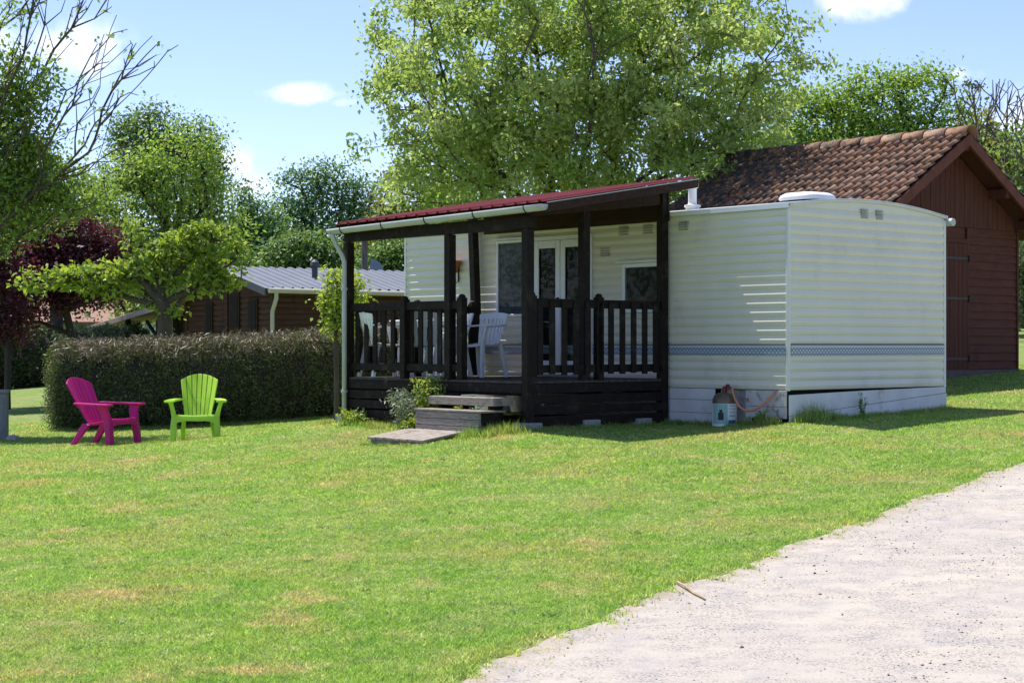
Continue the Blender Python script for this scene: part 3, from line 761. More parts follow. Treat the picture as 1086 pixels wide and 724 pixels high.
# gutter (half-round) + brackets + downpipe
gw, gr = RW0 - .048, .058
mb = MB(PO)
def gpt(a, l_):
    zc = 3.145 - .075 * (l_ - RL0) / (RL1 - RL0)
    return (gw + gr * math.cos(a), l_, zc + gr * math.sin(a) * 1.15)
mb.grid(lambda a, l_: gpt(a, l_), [math.pi + math.pi * i / 10 for i in range(11)], np.linspace(RL0, RL1 + .05, 8))
for l_ in (RL0, RL1 + .05):
    c = [gpt(math.pi + math.pi * i / 10, l_) for i in range(11)]; mb._add(c, [tuple(range(11))])
gut = mb.build('gutter', M['gutter'], porch, solid=.004, smooth=True)
for l_ in (1.62, 2.5, 3.4, 4.25, 5.1):
    mb = MB(PO)
    mb.tube([tuple(Vector(gpt(math.pi + math.pi * i / 10, l_)) + Vector(((i - 5) * 0, 0, -.004 if 0 < i < 10 else 0)) + Vector((-.006 * math.sin(math.pi * i / 10) * 0, 0, 0))) for i in range(11)], .010, 6)
    mb.build('gutter_bracket', M['black'], gut)
mb = MB(PO); zc = 3.00
lp = RL1 - .02
mb.tube([(gw, lp, 3.03), (gw, lp, 2.97), (gw + .05, lp - .01, 2.87), (WF - .12, lp - .05, 2.74), (WF - .085, lp - .05, 2.66), (WF - .085, lp - .05, 2.0), (WF - .085, lp - .05, .66)], .031, 12)
mb.build('downpipe', M['gutter'], porch, smooth=True)
for z in (2.3, 1.0):
    mb = MB(PO); mb.lathe((WF - .085, lp - .05, z), [(.042, 0), (.042, .03)], 12); mb.build('pipe_clip', M['gutter'], porch)
# posts
PH = .052
def post(w, l, z0, z1, tilt=(0, 0)):
    mb = MB(PO); mb.hexa([(w - PH, l - PH, z0), (w + PH, l - PH, z0), (w + PH, l + PH, z0), (w - PH, l + PH, z0)] +
                         [(w + a * PH + tilt[0], l + b * PH + tilt[1], z1) for a, b in ((-1, -1), (1, -1), (1, 1), (-1, 1))])
    return mb.build('post', M['dark_wood'], porch, bevel=.006)
post(WF, LF, g1(*HW(WF, LF)) + .06, 2.91); post(WF, 3.255, ZD, 2.91); post(WF, LL, g1(*HW(WF, LL)) + .08, 2.91)
post(-.11, LF, g1(*HW(-.1, LF)), 3.48); post(-1.36, LF + .06, ZD, 3.22); post(-.13, LL, ZD, 3.36, (-.0, .12))
# deck planks
for k in range(16):
    w0 = WF - .03 + k * .1425
    mb = MB(PO); mb.box((w0, LF - .03, ZD - .03), (w0 + .136, LL + .03, ZD)); mb.build('deck_plank', M['deck_wood'], porch, bevel=.003)
mb = MB(PO)
for w in (WF + .03, -1.1, -.2): mb.box((w, LF + .06, ZD - .17), (w + .05, LL - .06, ZD - .032))
mb.build('joist', M['dark_wood'], porch)
# skirting boards
for k in range(4):
    z1 = ZD - .035 - k * .122
    mb = MB(PO); mb.box((WF + .058, LF - .045, z1 - .103), (-.17, LF - .02, z1)); mb.build('skirt_board', M['dark_wood'], porch, bevel=.004)
    l0 = LF + .06 if k == 0 else 3.02
    mb = MB(PO); mb.box((WF - .048, l0, z1 - .103), (WF - .022, LL - .055, z1)); mb.build('skirt_board', M['dark_wood'], porch, bevel=.004)
    mb = MB(PO); mb.box((WF + .058, LL + .02, z1 - .103), (-.17, LL + .045, z1)); mb.build('skirt_board', M['dark_wood'], porch, bevel=.004)
# railings: rails with separate balusters
RT0, RT1, RB0, RB1 = 2.03, 2.13, 1.285, 1.375
def railing(a, b, newels=()):
    a, b = Vector((*a, 0)), Vector((*b, 0)); d = (b - a); L_ = d.length; d.normalize(); s = Vector((d.y, -d.x, 0))
    mb = MB(PO)
    for z0, z1, t in ((RT0, RT1, .045), (RB0, RB1, .035)):
        p = [a - s * t / 2, b - s * t / 2, b + s * t / 2, a + s * t / 2]
        mb.hexa([q + Vector((0, 0, z0)) for q in p] + [q + Vector((0, 0, z1)) for q in p])
    r_ = mb.build('railing', M['dark_wood'], porch, bevel=.006)
    n = max(2, int(round(L_ / .188))); st = L_ / n
    for k in range(n):
        c = a + d * (st * (k + .5)) + s * .034; q = d * .041; t = s * .011
        mb = MB(PO); e = Vector((0, 0, random.uniform(-.008, .008)))
        mb.hexa([c - q - t + Vector((0, 0, RB0 - .02)) + e, c + q - t + Vector((0, 0, RB0 - .02)) + e, c + q + t + Vector((0, 0, RB0 - .02)) + e, c - q + t + Vector((0, 0, RB0 - .02)) + e,
                 c - q - t + Vector((0, 0, RT1 - .02)), c + q - t + Vector((0, 0, RT1 - .02)), c + q + t + Vector((0, 0, RT1 - .02)), c - q + t + Vector((0, 0, RT1 - .02))])
        mb.build('baluster', M['dark_wood'], r_, bevel=.003)
    for t in newels:
        c = a + d * t; mb = MB(PO); h = .045
        mb.box((c.x - h, c.y - h, ZD), (c.x + h, c.y + h, RT1 + .03))
        mb.lathe((c.x, c.y, RT1 + .03), [(.045, 0), (.04, .025), (.02, .042)], 10); mb.build('newel_post', M['dark_wood'], porch, bevel=.004)
railing((WF, 3.03), (WF, LL - .06), (0.0, 1.1))
railing((WF + .06, LF), (-.17, LF), (-.0, 1.05,))
railing((WF + .06, LL), (-.19, LL), (1.05, 2.0))

# concrete blocks under the posts
for i, (w, l, s, lab) in enumerate(((WF, LF, .2, 'grey concrete block under the near corner post of the dark porch'),
                                    (-1.36, LF - .02, .16, 'grey concrete block under the middle of the porch side'),
                                    (-.5, LF - .02, .16, 'grey concrete block under the porch beside the cream wall'),
                                    (WF, LL, .2, 'grey concrete block under the far left porch post by the downpipe'))):
    x, y = HW(w, l); z = g1(x, y)
    mb = MB(); mb.box((-s / 2 - .04, -s / 2, -.06), (s / 2 + .04, s / 2, .085)); o = mb.build('concrete_block', M['concrete'], None, bevel=.012)
    o.location = (x, y, z); o.rotation_euler = (0, 0, HRZ + random.uniform(-.2, .2)); tag(o, lab, 'concrete block', 'concrete blocks under the porch')

# steps
sx, sy = HW(-2.66, 2.62); zs = g1(sx, sy)
SO = Vector((-2.66, 2.62, zs))
steps = empty('wooden_steps', (sx, sy, zs), HRZ, 'weathered grey wooden steps rising to the porch opening', 'steps')
mb = MB(SO); mb.box((-2.66, 2.03, .915), (-2.36, 3.20, 1.01)); mb.build('top_tread', M['grey_wood'], steps, bevel=.008)
for l0 in (2.12, 3.02):
    mb = MB(SO); mb.box((-2.62, l0, .60), (-2.44, l0 + .05, .912)); mb.build('bearer', M['dark_wood'], steps)
mb = MB(SO); mb.box((-2.86, 2.0, .845), (-2.5, 3.22, .868)); mb.build('lower_tread', M['grey_wood'], steps, bevel=.005)
for k in range(3):
    mb = MB(SO); z = .84 - k * .078; mb.box((-2.855, 2.06, z - .074), (-2.815, 3.20, z)); mb.build('riser_board', M['grey_wood'], steps, bevel=.005)
mb = MB(SO)
mb.box((-2.81, 2.07, .60), (-2.52, 2.10, .84)); mb.build('side_board', M['dark_wood'], steps)
mb = MB(SO); mb.box((-2.81, 3.15, .60), (-2.52, 3.18, .84)); mb.build('side_board', M['dark_wood'], steps)
# loose plank platform at the foot
x, y = HW(-3.13, 2.80); zl = g1(x, y)
plat = empty('plank_platform', (x, y, zl), HRZ, 'low weathered plank platform lying tilted on the grass at the foot of the steps', 'platform')
PLo = Vector((-3.13, 2.80, zl))
def zt_(w): return .555 + (w + 3.46) / .62 * .085
for k in range(7):
    l0 = 2.28 + k * .148; mb = MB(PLo); j = random.uniform(-.015, .015)
    a, b = -3.46 + j, -2.875 + j
    mb.hexa([(a, l0, zt_(a) - .028), (b, l0, zt_(b) - .028), (b, l0 + .142, zt_(b) - .028), (a, l0 + .142, zt_(a) - .028),
             (a, l0, zt_(a)), (b, l0, zt_(b)), (b, l0 + .142, zt_(b)), (a, l0 + .142, zt_(a))])
    mb.build('plank', M['grey_wood'], plat, bevel=.005)
for w in (-3.43, -2.95):
    mb = MB(PLo); mb.box((w, 2.3, zt_(w) - .12), (w + .05, 3.3, zt_(w) - .03)); mb.build('bearer', M['grey_wood'], plat, bevel=.004)

# wall planter
x, y = HW(-.12, 5.86)
wp = empty('wall_planter', (x, y, 2.60), HRZ, 'small terracotta half pot hung on the cream siding by the porch', 'planter')
mb = MB(); mb.lathe((0, 0, 0), [(.06, .0), (.09, .12), (.115, .13), (.115, .165), (.10, .165)], 16); mb.build('pot', M['terracotta'], wp)
mb = MB(); mb.tube([(.1, 0, .16), (.1, 0, -.12), (.03, 0, -.14), (0, 0, -.10)], .012, 8); mb.lathe((.02, 0, -.16), [(.02, 0), (.03, .05), (.02, .09)], 8); mb.build('bracket', M['black'], wp)

# ------------------------------------------------------------------ gas bottle and hose
x, y = HW(-.16, .82); zb = g1(x, y)
gas = empty('gas_bottle', (x, y, zb), HRZ, 'bronze topped gas bottle with white and teal label by the cream skirting', 'gas bottle')
RBt = .142
mb = MB(); mb.lathe((0, 0, -.03), [(.11, 0), (.13, .02), (RBt, .035), (RBt, .30), (.138, .345), (.12, .385), (.085, .41), (.05, .417)], 28); mb.build('body', M['bottle_brown'], gas, smooth=True)
# sleeve: printed label wrapped round the body
mb = MB(); mats = [M['bottle_white'], M['bottle_teal'], M['black'], M['bottle_blue']]
def sleeve(a0, a1, z0, z1, r, mi):
    mb.cur = mi; n = max(2, int((a1 - a0) / 8)); mb.grid(lambda a, z: (r * math.cos(R(a)), r * math.sin(R(a)), z), [a0 + (a1 - a0) * i / n for i in range(n + 1)], (z0, z1))
# facing direction of the camera in local frame ~ -x,-y
ca = math.degrees(math.atan2(-y, -x)) - math.degrees(HRZ)
sleeve(ca - 180, ca + 179, .0, .265, RBt + .002, 0)
sleeve(ca - 62, ca + 14, .03, .262, RBt + .0035, 1)
sleeve(ca - 30, ca - 4, .075, .16, RBt + .005, 2); sleeve(ca - 24, ca - 10, .16, .195, RBt + .005, 2)
sleeve(ca + 18, ca + 62, .035, .075, RBt + .005, 3)
for z in (.12, .16, .20, .235): sleeve(ca + 22, ca + 58, z, z + .008, RBt + .005, 3 if z < .13 else 1)
mb.build('label', mats, gas, recalc=False)
mb = MB(); mb.lathe((0, 0, .385), [(.03, 0), (.03, .05), (.02, .055), (.02, .075)], 12); mb.tube([(0, 0, .45), (.0, -.06, .455), (-.01, -.12, .445)], [.016, .013, .011], 10); mb.lathe((0, -.05, .46), [(.022, 0), (.026, .012), (.02, .028)], 12)
mb.build('valve', M['red_valve'], gas)
mb = MB(); hz = zN
pts = []
P0, P1 = Vector((-.17, .70, zb + .445)), Vector((-.035, .165, 1.075))
for i in range(25):
    t = i / 24; q = P0.lerp(P1, t); q.z -= .24 * (1 - (2 * t - 1) ** 2) ** .9; q.x -= .10 * math.sin(math.pi * t)
    pts.append(q)
hose_o = Vector((-.17, .80, zN))
mb = MB(hose_o); mb.tube(pts, .014, 10); 
hx, hy = HW(-.17, .80)
hose = mb.build('gas_hose', M['rubber_orange'], None, smooth=True); hose.location = (hx, hy, zN); hose.rotation_euler = (0, 0, HRZ)
tag(hose, 'orange rubber hose looping from the gas bottle to the cream siding', 'hose')

# ------------------------------------------------------------------ white garden furniture on the deck
def garden_chair(name):
    t = empty(name, (0, 0, 0))
    m = M['white_plastic']
    # faces -Y
    mb = MB()
    def seat(u, v): return (u * (.205 + .02 * (1 - v)), -.21 + v * .40, .43 - .025 * math.sin(math.pi * v) - .018 * (1 - u * u) - (.03 if v == 0 else 0))
    mb.grid(seat, [-1, -.6, -.2, .2, .6, 1], [0, .06, .3, .6, 1]); mb.build('seat', m, t, solid=.012, smooth=True)
    mb = MB()
    def back(u, v, hw=None):
        z = .40 + v * .40; w = .17 + .065 * v ** .8
        return Vector((u * w, .19 + .12 * v + .05 * (1 - u * u) - .02, z + .02 * (1 - u * u) * (v > .9)))
    for k in range(7):    # seven slats with slots
        u0, u1 = -1 + k * 2 / 7 + .03, -1 + (k + 1) * 2 / 7 - .03
        mb.grid(lambda u, v: back(u, v), [u0, u1], [.05, .3, .6, .86])
    mb.grid(lambda u, v: back(u, v), [-1, -.6, -.2, .2, .6, 1], [.85, .93, 1]); mb.grid(lambda u, v: back(u, v), [-1, -.5, 0, .5, 1], [0, .06])
    mb.build('backrest', m, t, solid=.012)
    for s in (-1, 1):
        mb = MB(); mb.bar((s * .265, -.25, 0), (s * .225, -.19, .42), .055, .04, (1, 0, 0)); mb.bar((s * .225, -.19, .42), (s * .27, -.16, .63), .05, .03, (1, 0, 0)); mb.build('leg', m, t, bevel=.008)
        mb = MB(); mb.bar((s * .225, .27, 0), (s * .19, .19, .42), .05, .04, (1, 0, 0)); mb.build('leg', m, t, bevel=.008)
        mb = MB(); mb.bar((s * .272, -.20, .637), (s * .255, .08, .645), .055, .022); mb.bar((s * .255, .08, .645), (s * .215, .27, .66), .05, .022); mb.build('arm', m, t, bevel=.008)
    return t
def copy_tree(o, parent=None):
    c = o.copy(); COL.objects.link(c)
    if parent is not None: c.parent = parent
    for ch in list(o.children): copy_tree(ch, c)
    return c
gch = garden_chair('garden_chair')
spots = [(508, 21.9, R(-40), 'white plastic garden chair standing in the porch opening'),
         (409, 22.15, R(118), 'white plastic garden chair behind the left end of the porch rail'),
         (449, 21.75, R(175), 'white plastic garden chair behind the front rail, nearest the table'),
         (474, 22.5, R(-75), 'white plastic garden chair half hidden behind the newel post of the front rail')]
for i, (px, D, rz, lab) in enumerate(spots):
    o = gch if i == 0 else copy_tree(gch)
    o.location = ((px - CX) / FPX * D, D, ZD); o.rotation_euler = (0, 0, rz); tag(o, lab, 'chair', 'white plastic chairs on the porch')
px, D = 446, 22.75
tb = empty('garden_table', ((px - CX) / FPX * D, D, ZD), R(20), 'white plastic garden table behind the porch rail', 'table')
mb = MB(); mb.lathe((0, 0, .70), [(.36, 0), (.40, .005), (.41, .02), (.40, .03), (.1, .032)], 32); mb.lathe((0, 0, .64), [(.37, 0), (.375, .06), (.36, .06)], 32); mb.build('tabletop', M['white_plastic'], tb)
for a in range(4):
    t = R(45 + 90 * a); mb = MB(); mb.bar((.34 * math.cos(t), .34 * math.sin(t), 0), (.27 * math.cos(t), .27 * math.sin(t), .68), .06, .045, (math.cos(t), math.sin(t), 0)); mb.build('leg', M['white_plastic'], tb, bevel=.01)

# ------------------------------------------------------------------ coloured lawn chairs
def lawn_chair(loc, rz, m, label):
    t = empty('lawn_chair', loc, rz, label, 'lawn chair', 'coloured lawn chairs in front of the hedge')
    # faces -Y, width .83, height .92
    tb_, th = R(30), .0
    org = Vector((0, .16, .27)); upd = Vector((0, math.sin(tb_), math.cos(tb_))); nrm_ = Vector((0, -math.cos(tb_), math.sin(tb_)))
    mb = MB(); H = .72; ns = 7
    def bp(a, v):      # a in -1..1 across, v 0..1 up; top edge is an arc
        hw = .175 + .085 * v; top = H - .125 * a * a + .02
        return org + Vector((a * hw, 0, 0)) + upd * (v * top) + nrm_ * (-.05 * (1 - a * a) + .02)
    for k in range(ns):
        a0, a1 = -1 + 2 * k / ns + .022, -1 + 2 * (k + 1) / ns - .022
        mb.grid(lambda a, v: bp(a, v), [a0, (a0 + a1) / 2, a1], [.10, .3, .5, .7, .85, .95, 1.0])
    mb.grid(lambda a, v: bp(a, v), np.linspace(-1, 1, 15), [0, .05, .11])
    o = mb.build('backrest', m, t, solid=.022, bevel=.004)
    mb = MB()
    for zv in (.42,):      # brace behind the slats
        mb.grid(lambda a, v: bp(a, v) - nrm_ * .02, np.linspace(-1, 1, 9), [zv, zv + .07])
    mb.build('back_brace', m, t, solid=.016)
    # seat with waterfall front, slotted
    def sp(a, s):
        y = -.30 + s * .50; z = .365 - .085 * s - .02 * math.sin(math.pi * s)
        if s < .0001: z -= .03; y += -.006
        return Vector((a * (.262 - .08 * s), y, z - .015 * (1 - a * a)))
    mb = MB()
    for k in range(7):
        a0, a1 = -1 + 2 * k / 7 + .012, -1 + 2 * (k + 1) / 7 - .012
        mb.grid(sp, [a0, (a0 + a1) / 2, a1], [.12, .3, .5, .7, .9])
    mb.grid(sp, np.linspace(-1, 1, 9), [0, .03, .07, .125]); mb.grid(sp, np.linspace(-1, 1, 9), [.89, .95, 1])
    mb.build('seat', m, t, solid=.018, bevel=.004)
    # apron with an arch between the legs
    mb = MB(); n = 14
    top = [(-.262 + .524 * i / n, .345) for i in range(n + 1)]
    bot = [(-.262 + .524 * i / n, .245 + .035 * (1 - (2 * i / n - 1) ** 4)) for i in range(n + 1)]
    vs = [(x_, -.318 + (.345 - z_) * -.08, z_) for x_, z_ in top] + [(x_, -.318 + (.345 - z_) * -.08, z_) for x_, z_ in bot]
    mb._add(vs, [(i, i + 1, n + 2 + i, n + 1 + i) for i in range(n)]); mb.build('apron', m, t, solid=.022)
    for s in (-1, 1):
        # front leg: broad blade from the ground through the seat corner to the arm
        mb = MB()
        prof = [(.0, .300, .075, -.36, -.27), (.18, .288, .085, -.345, -.25), (.34, .285, .065, -.325, -.20), (.46, .315, .05, -.30, -.16), (.545, .345, .06, -.30, -.14)]
        rings = []
        for z, xc, wd, ya, yb in prof:
            rings.append([(s * (xc - wd / 2), ya, z), (s * (xc + wd / 2), ya + .012, z), (s * (xc + wd / 2), yb, z), (s * (xc - wd / 2), yb, z)])
        vs = [p for r_ in rings for p in r_]; fs = [(0, 1, 2, 3), (16, 17, 18, 19)]
        for i in range(4):
            for k in range(4): fs.append((i * 4 + k, i * 4 + (k + 1) % 4, i * 4 + 4 + (k + 1) % 4, i * 4 + 4 + k))
        mb._add(vs, fs); mb.build('leg', m, t, bevel=.012, smooth=False)
        mb = MB()
        mb.hexa([(s * .19, .32, 0), (s * .25, .32, 0), (s * .25, .40, 0), (s * .19, .40, 0), (s * .165, .10, .27), (s * .215, .10, .27), (s * .215, .22, .29), (s * .165, .22, .29)])
        mb.build('leg', m, t, bevel=.012)
        mb = MB()      # arm: flat, wide at the front, meeting the back
        L_ = [(-.36, .285, .41), (-.32, .275, .415), (-.15, .29, .41), (.05, .27, .385), (.22, .23, .335), (.30, .205, .30)]
        vs = []
        for y_, xi, xo in L_: 
            z = .555 + .02 * (y_ + .36) 
            vs += [(s * xi, y_, z - .028), (s * xo, y_, z - .028), (s * xo, y_, z), (s * xi, y_, z)]
        k_ = len(L_); fs = [(0, 1, 2, 3), tuple(range((k_ - 1) * 4, k_ * 4))]
        for i in range(k_ - 1):
            for k in range(4): fs.append((i * 4 + k, i * 4 + (k + 1) % 4, i * 4 + 4 + (k + 1) % 4, i * 4 + 4 + k))
        mb._add(vs, fs); mb.build('arm', m, t, bevel=.01)
    return t
p = on_ground(209, 23.7); lawn_chair(p, R(6), M['lime'], 'lime green plastic slatted lawn chair facing the camera by the hedge')
p = on_ground(112, 23.4); lawn_chair(p, R(64), M['magenta'], 'magenta plastic slatted lawn chair turned to the right by the hedge')

# ------------------------------------------------------------------ tool shed
Cx, Cy = P(1077, 394, 27).x, 27.0; zC = g1(Cx, Cy)
shed = empty('tool_shed', (Cx, Cy, zC), HRZ, 'red brown timber shed with mossy clay tile roof behind the mobile home', 'shed')
SOo = Vector((0, 0, zC)); SW, SL = 3.6, 3.9
ZW, ZRg = 3.50, 4.60; TAN = (ZRg - ZW) / 1.8
ZB = 3.38     # clapboards below, vertical boards above
zlow = zC - .2
def clap(z0, z1, pitch=.125):
    out = []; z = z0
    while z < z1 - .001: out += [(z, .022), (min(z + pitch * .97, z1), .002)]; z += pitch
    return out
cl = clap(zlow, ZB); xs = [-SW, -2.5, -1.7, -1.2, -.5, 0]
mb = MB(SOo)
mb.grid(lambda x_, k: (x_, -cl[k][1], cl[k][0]), [-1.34, -.9, -.4, 0], range(len(cl))); mb.grid(lambda x_, k: (x_, -cl[k][1], cl[k][0]), [-SW, -2.6, -2.0], range(len(cl)))
mb.grid(lambda y_, k: (cl[k][1], y_, cl[k][0]), [0, 1, 2, 3, SL], range(len(cl))); mb.grid(lambda y_, k: (-SW - cl[k][1], y_, cl[k][0]), [0, 1, 2, 3, SL], range(len(cl)))
mb.grid(lambda x_, k: (x_, SL + cl[k][1], cl[k][0]), [-SW, 0], range(len(cl)))
mb.box((-2.0, .0, 3.13), (-1.34, .05, ZB))
mb.build('wall', M['shed_wall'], shed, recalc=False)
# vertical board gable (board by board, closing up to the roof) at both ends
for yy0, yy1 in ((-.03, -.004), (SL + .004, SL + .03)):
    mb = MB(SOo); x_ = -SW
    while x_ < -.01:
        x2 = min(x_ + .118, 0); xa, xb = x_ + .004, x2
        zt = lambda q: ZW + (1.8 - abs(q + 1.8)) * TAN - .03
        d = random.uniform(-.003, .003)
        mb.hexa([(xa, yy0 + d, ZB - .015), (xb, yy0 + d, ZB - .015), (xb, yy1, ZB - .015), (xa, yy1, ZB - .015), (xa, yy0 + d, max(zt(xa), ZB)), (xb, yy0 + d, max(zt(xb), ZB)), (xb, yy1, max(zt(xb), ZB)), (xa, yy1, max(zt(xa), ZB))])
        x_ += .122
    mb.build('gable', M['shed_vert'], shed)
mb = MB(SOo); mb.box((-SW + .01, .03, zlow), (-.01, SL - .03, ZB)); mb.build('inner_lining', M['void'], shed)
dr_ = MB(SOo)
for k in range(6):
    a = -2.0 + k * .11; d = random.uniform(0, .004); dr_.box((a + .003, -.028 - d, 1.16), (a + .108, .0, 3.12))
door2 = dr_.build('door', M['shed_vert'], shed, bevel=.003)
for z in (1.38, 2.28, 2.88):
    mb = MB(SOo); mb.box((-1.95, -.045, z), (-1.28, -.034, z + .035)); mb.tube([(-1.30, -.05, z - .03), (-1.30, -.05, z + .065)], .018, 8); mb.build('hinge', M['black'], door2)
mb = MB(SOo); mb.box((-1.34, -.034, 1.13), (-1.28, -.003, ZB - .02)); mb.box((-2.06, -.034, 1.13), (-2.0, -.003, ZB - .02)); mb.box((-2.0, -.034, 3.125), (-1.34, -.003, 3.19)); mb.build('door_frame', M['shed_vert'], shed)
mb = MB(SOo); mb.box((.0, -.035, zlow), (.035, .0, ZB)); mb.build('corner_board', M['shed_wall'], shed)
mb = MB(SOo); mb.box((-SW, -.05, zlow), (.03, -.024, zC + .04)); mb.build('footing', M['shed_floor'], shed)
# clay tile slopes
OV, EO = .38, .45
def tile_slope(side):
    TW, TL = .152, .25
    Lr = SL + OV * 2; Sl = math.hypot(1.8 + EO, (1.8 + EO) * TAN)
    ncol = int(Lr / TW) ; TW_ = Lr / ncol; nrow = int(round(Sl / TL)); TL_ = Sl / nrow
    cs = math.cos(math.atan(TAN)); sn = math.sin(math.atan(TAN))
    A, F_, rn = [], [], []
    nu = 9
    for r_ in range(nrow):
        for c_ in range(ncol):
            b = len(A); jz = rng.normal(0, .004); js = rng.normal(0, .008); v_ = rng.random()
            for j, (sv, lift) in enumerate(((0.0, .0), (1.12, .034), (1.12, .012))):
                for i in range(nu):
                    q = i / (nu - 1)
                    wv = .038 * math.sin(math.pi * min(q / .62, 1)) if q < .62 else -.018 * math.sin(math.pi * (q - .62) / .38)
                    s_ = (r_ + sv) * TL_ + js * (j > 0)
                    h = wv * (1 if j < 2 else .8) + lift + jz + .02
                    x_ = -1.8 + side * (s_ * cs) + side * sn * h; z_ = ZRg + .10 - s_ * sn + cs * h
                    A.append((x_, -OV + (c_ + q) * TW_, z_ - zC))
            for j in range(2):
                for i in range(nu - 1):
                    F_.append((b + j * nu + i, b + j * nu + i + 1, b + (j + 1) * nu + i + 1, b + (j + 1) * nu + i)); rn.append(v_)
    return mesh_np('roof_tiles', np.array(A), np.array(F_), M['tiles'], shed, {'rnd': ('FACE', np.array(rn))}, smooth=False)
tile_slope(-1); tile_slope(1)
# decking under the tiles
mb = MB(SOo)
for side in (-1, 1):
    e = 1.8 + EO
    mb.hexa([(-1.8, -OV + .03, ZRg + .03), (-1.8, SL + OV - .03, ZRg + .03), (-1.8 + side * e, SL + OV - .03, ZRg + .03 - e * TAN), (-1.8 + side * e, -OV + .03, ZRg + .03 - e * TAN),
             (-1.8, -OV + .03, ZRg + .085), (-1.8, SL + OV - .03, ZRg + .085), (-1.8 + side * e, SL + OV - .03, ZRg + .085 - e * TAN), (-1.8 + side * e, -OV + .03, ZRg + .085 - e * TAN)])
mb.build('roof_deck', M['shed_vert'], shed)
for side in (-1, 1):      # barge boards at the near rake
    e = 1.8 + EO; mb = MB(SOo); y0, y1 = -OV - .02, -OV + .025
    mb.hexa([(-1.8, y0, ZRg - .07), (-1.8 + side * e, y0, ZRg - .07 - e * TAN), (-1.8 + side * e, y1, ZRg - .07 - e * TAN), (-1.8, y1, ZRg - .07),
             (-1.8, y0, ZRg + .10), (-1.8 + side * e, y0, ZRg + .10 - e * TAN), (-1.8 + side * e, y1, ZRg + .10 - e * TAN), (-1.8, y1, ZRg + .10)])
    mb.build('barge_board', M['shed_trim'], shed)
for x_ in (-1.8, -.75, -2.85, -.02, -3.58):
    z_ = ZRg - abs(x_ + 1.8) * TAN - .07; mb = MB(SOo); mb.box((x_ - .05, -OV + .03, z_ - .07), (x_ + .05, -.03, z_ + .07)); mb.build('purlin', M['shed_vert'], shed)
# ridge tiles
nt = 12; st = (SL + 2 * OV) / nt
A, F_, rn = [], [], []
for k in range(nt):
    b = len(A); v_ = .45 + .55 * rng.random(); y0 = -OV - .05 + k * st
    for j, (dy, rr) in enumerate(((-.0, .135), (st + .05, .112))):
        for i in range(9):
            t = math.pi * (-.05 + 1.1 * i / 8); A.append((-1.8 + rr * 1.1 * math.cos(t), y0 + dy, ZRg + .10 - .02 + rr * math.sin(t) - zC))
    for i in range(8): F_.append((b + i, b + i + 1, b + 10 + i, b + 9 + i)); rn.append(v_)
    for q in (0,):
        A.append((-1.8, y0, ZRg + .07 - zC)); c_ = len(A) - 1
rt = mesh_np('ridge_tiles', np.array(A), np.array(F_), M['tiles'], shed, {'rnd': ('FACE', np.array(rn))})
m_ = rt.modifiers.new('solid', 'SOLIDIFY'); m_.thickness = .02

# ------------------------------------------------------------------ log cabin behind the hedge
kx, ky = -5.76, 42.0; zK = g1(kx, ky); KRZ = R(35)
cab = empty('log_cabin', (kx, ky, zK), KRZ, 'dark brown log cabin with ribbed grey blue roof beyond the hedge', 'cabin')
KO = Vector((0, 0, zK)); KL, KW, KE, KR = 8.5, 4.9, 2.95, 3.50
lg = []
z = zK - .3
while z < KE - .03:
    for dz, o_ in ((0, 0), (.02, .02), (.07, .035), (.12, .02)): lg.append((z + dz, o_))
    z += .14
mb = MB(KO); nl = range(len(lg))
mb.grid(lambda x_, k: (x_, -lg[k][1], lg[k][0]), [0, 4, KL], nl); mb.grid(lambda x_, k: (x_, KW + lg[k][1], lg[k][0]), [0, KL], nl)
mb.grid(lambda y_, k: (-lg[k][1], y_, lg[k][0]), [0, 2.45, KW], nl); mb.grid(lambda y_, k: (KL + lg[k][1], y_, lg[k][0]), [0, KW], nl)
zt = lg[-1][0]
for x0, s in ((-.002, -1), (KL + .002, 1)):
    for k in range(4):
        za, zb_ = zt + k * (KR - zt) / 4, zt + (k + 1) * (KR - zt) / 4 - .01
        f_ = lambda z_: (KR - z_) / (KR - zt) * KW / 2
        mb._add([(x0 + s * .02, KW / 2 - f_(za), za), (x0 + s * .02, KW / 2 + f_(za), za), (x0, KW / 2 + f_(zb_), zb_), (x0, KW / 2 - f_(zb_), zb_)], [(0, 1, 2, 3)])
mb.build('wall', M['cabin_wall'], cab, recalc=False)
for y0 in (.0, KW):
    mb = MB(KO); mb.box((-.06, y0 - .06, zK - .2), (.06, y0 + .06, KE - .03)); mb.build('corner_post', M['cabin_wall'], cab)
mb = MB(KO); mb.box((-.08, 2.40, zK - .2), (-.01, 2.52, KR - .1)); mb.build('centre_batten', M['cabin_wall'], cab)
for y0, y1, z0, z1 in ((.75, 1.25, 1.95, 2.75), (1.75, 2.3, 2.0, 2.9), (3.3, 3.7, 1.9, 2.7)):
    mb = MB(KO); mb.box((-.07, y0, z0), (-.01, y1, z1)); w_ = mb.build('window', M['brown_wood'], cab); mb = MB(KO); mb.box((-.082, y0 + .06, z0 + .06), (-.072, y1 - .06, z1 - .06)); mb.build('shutter', M['dark_wood'], w_)
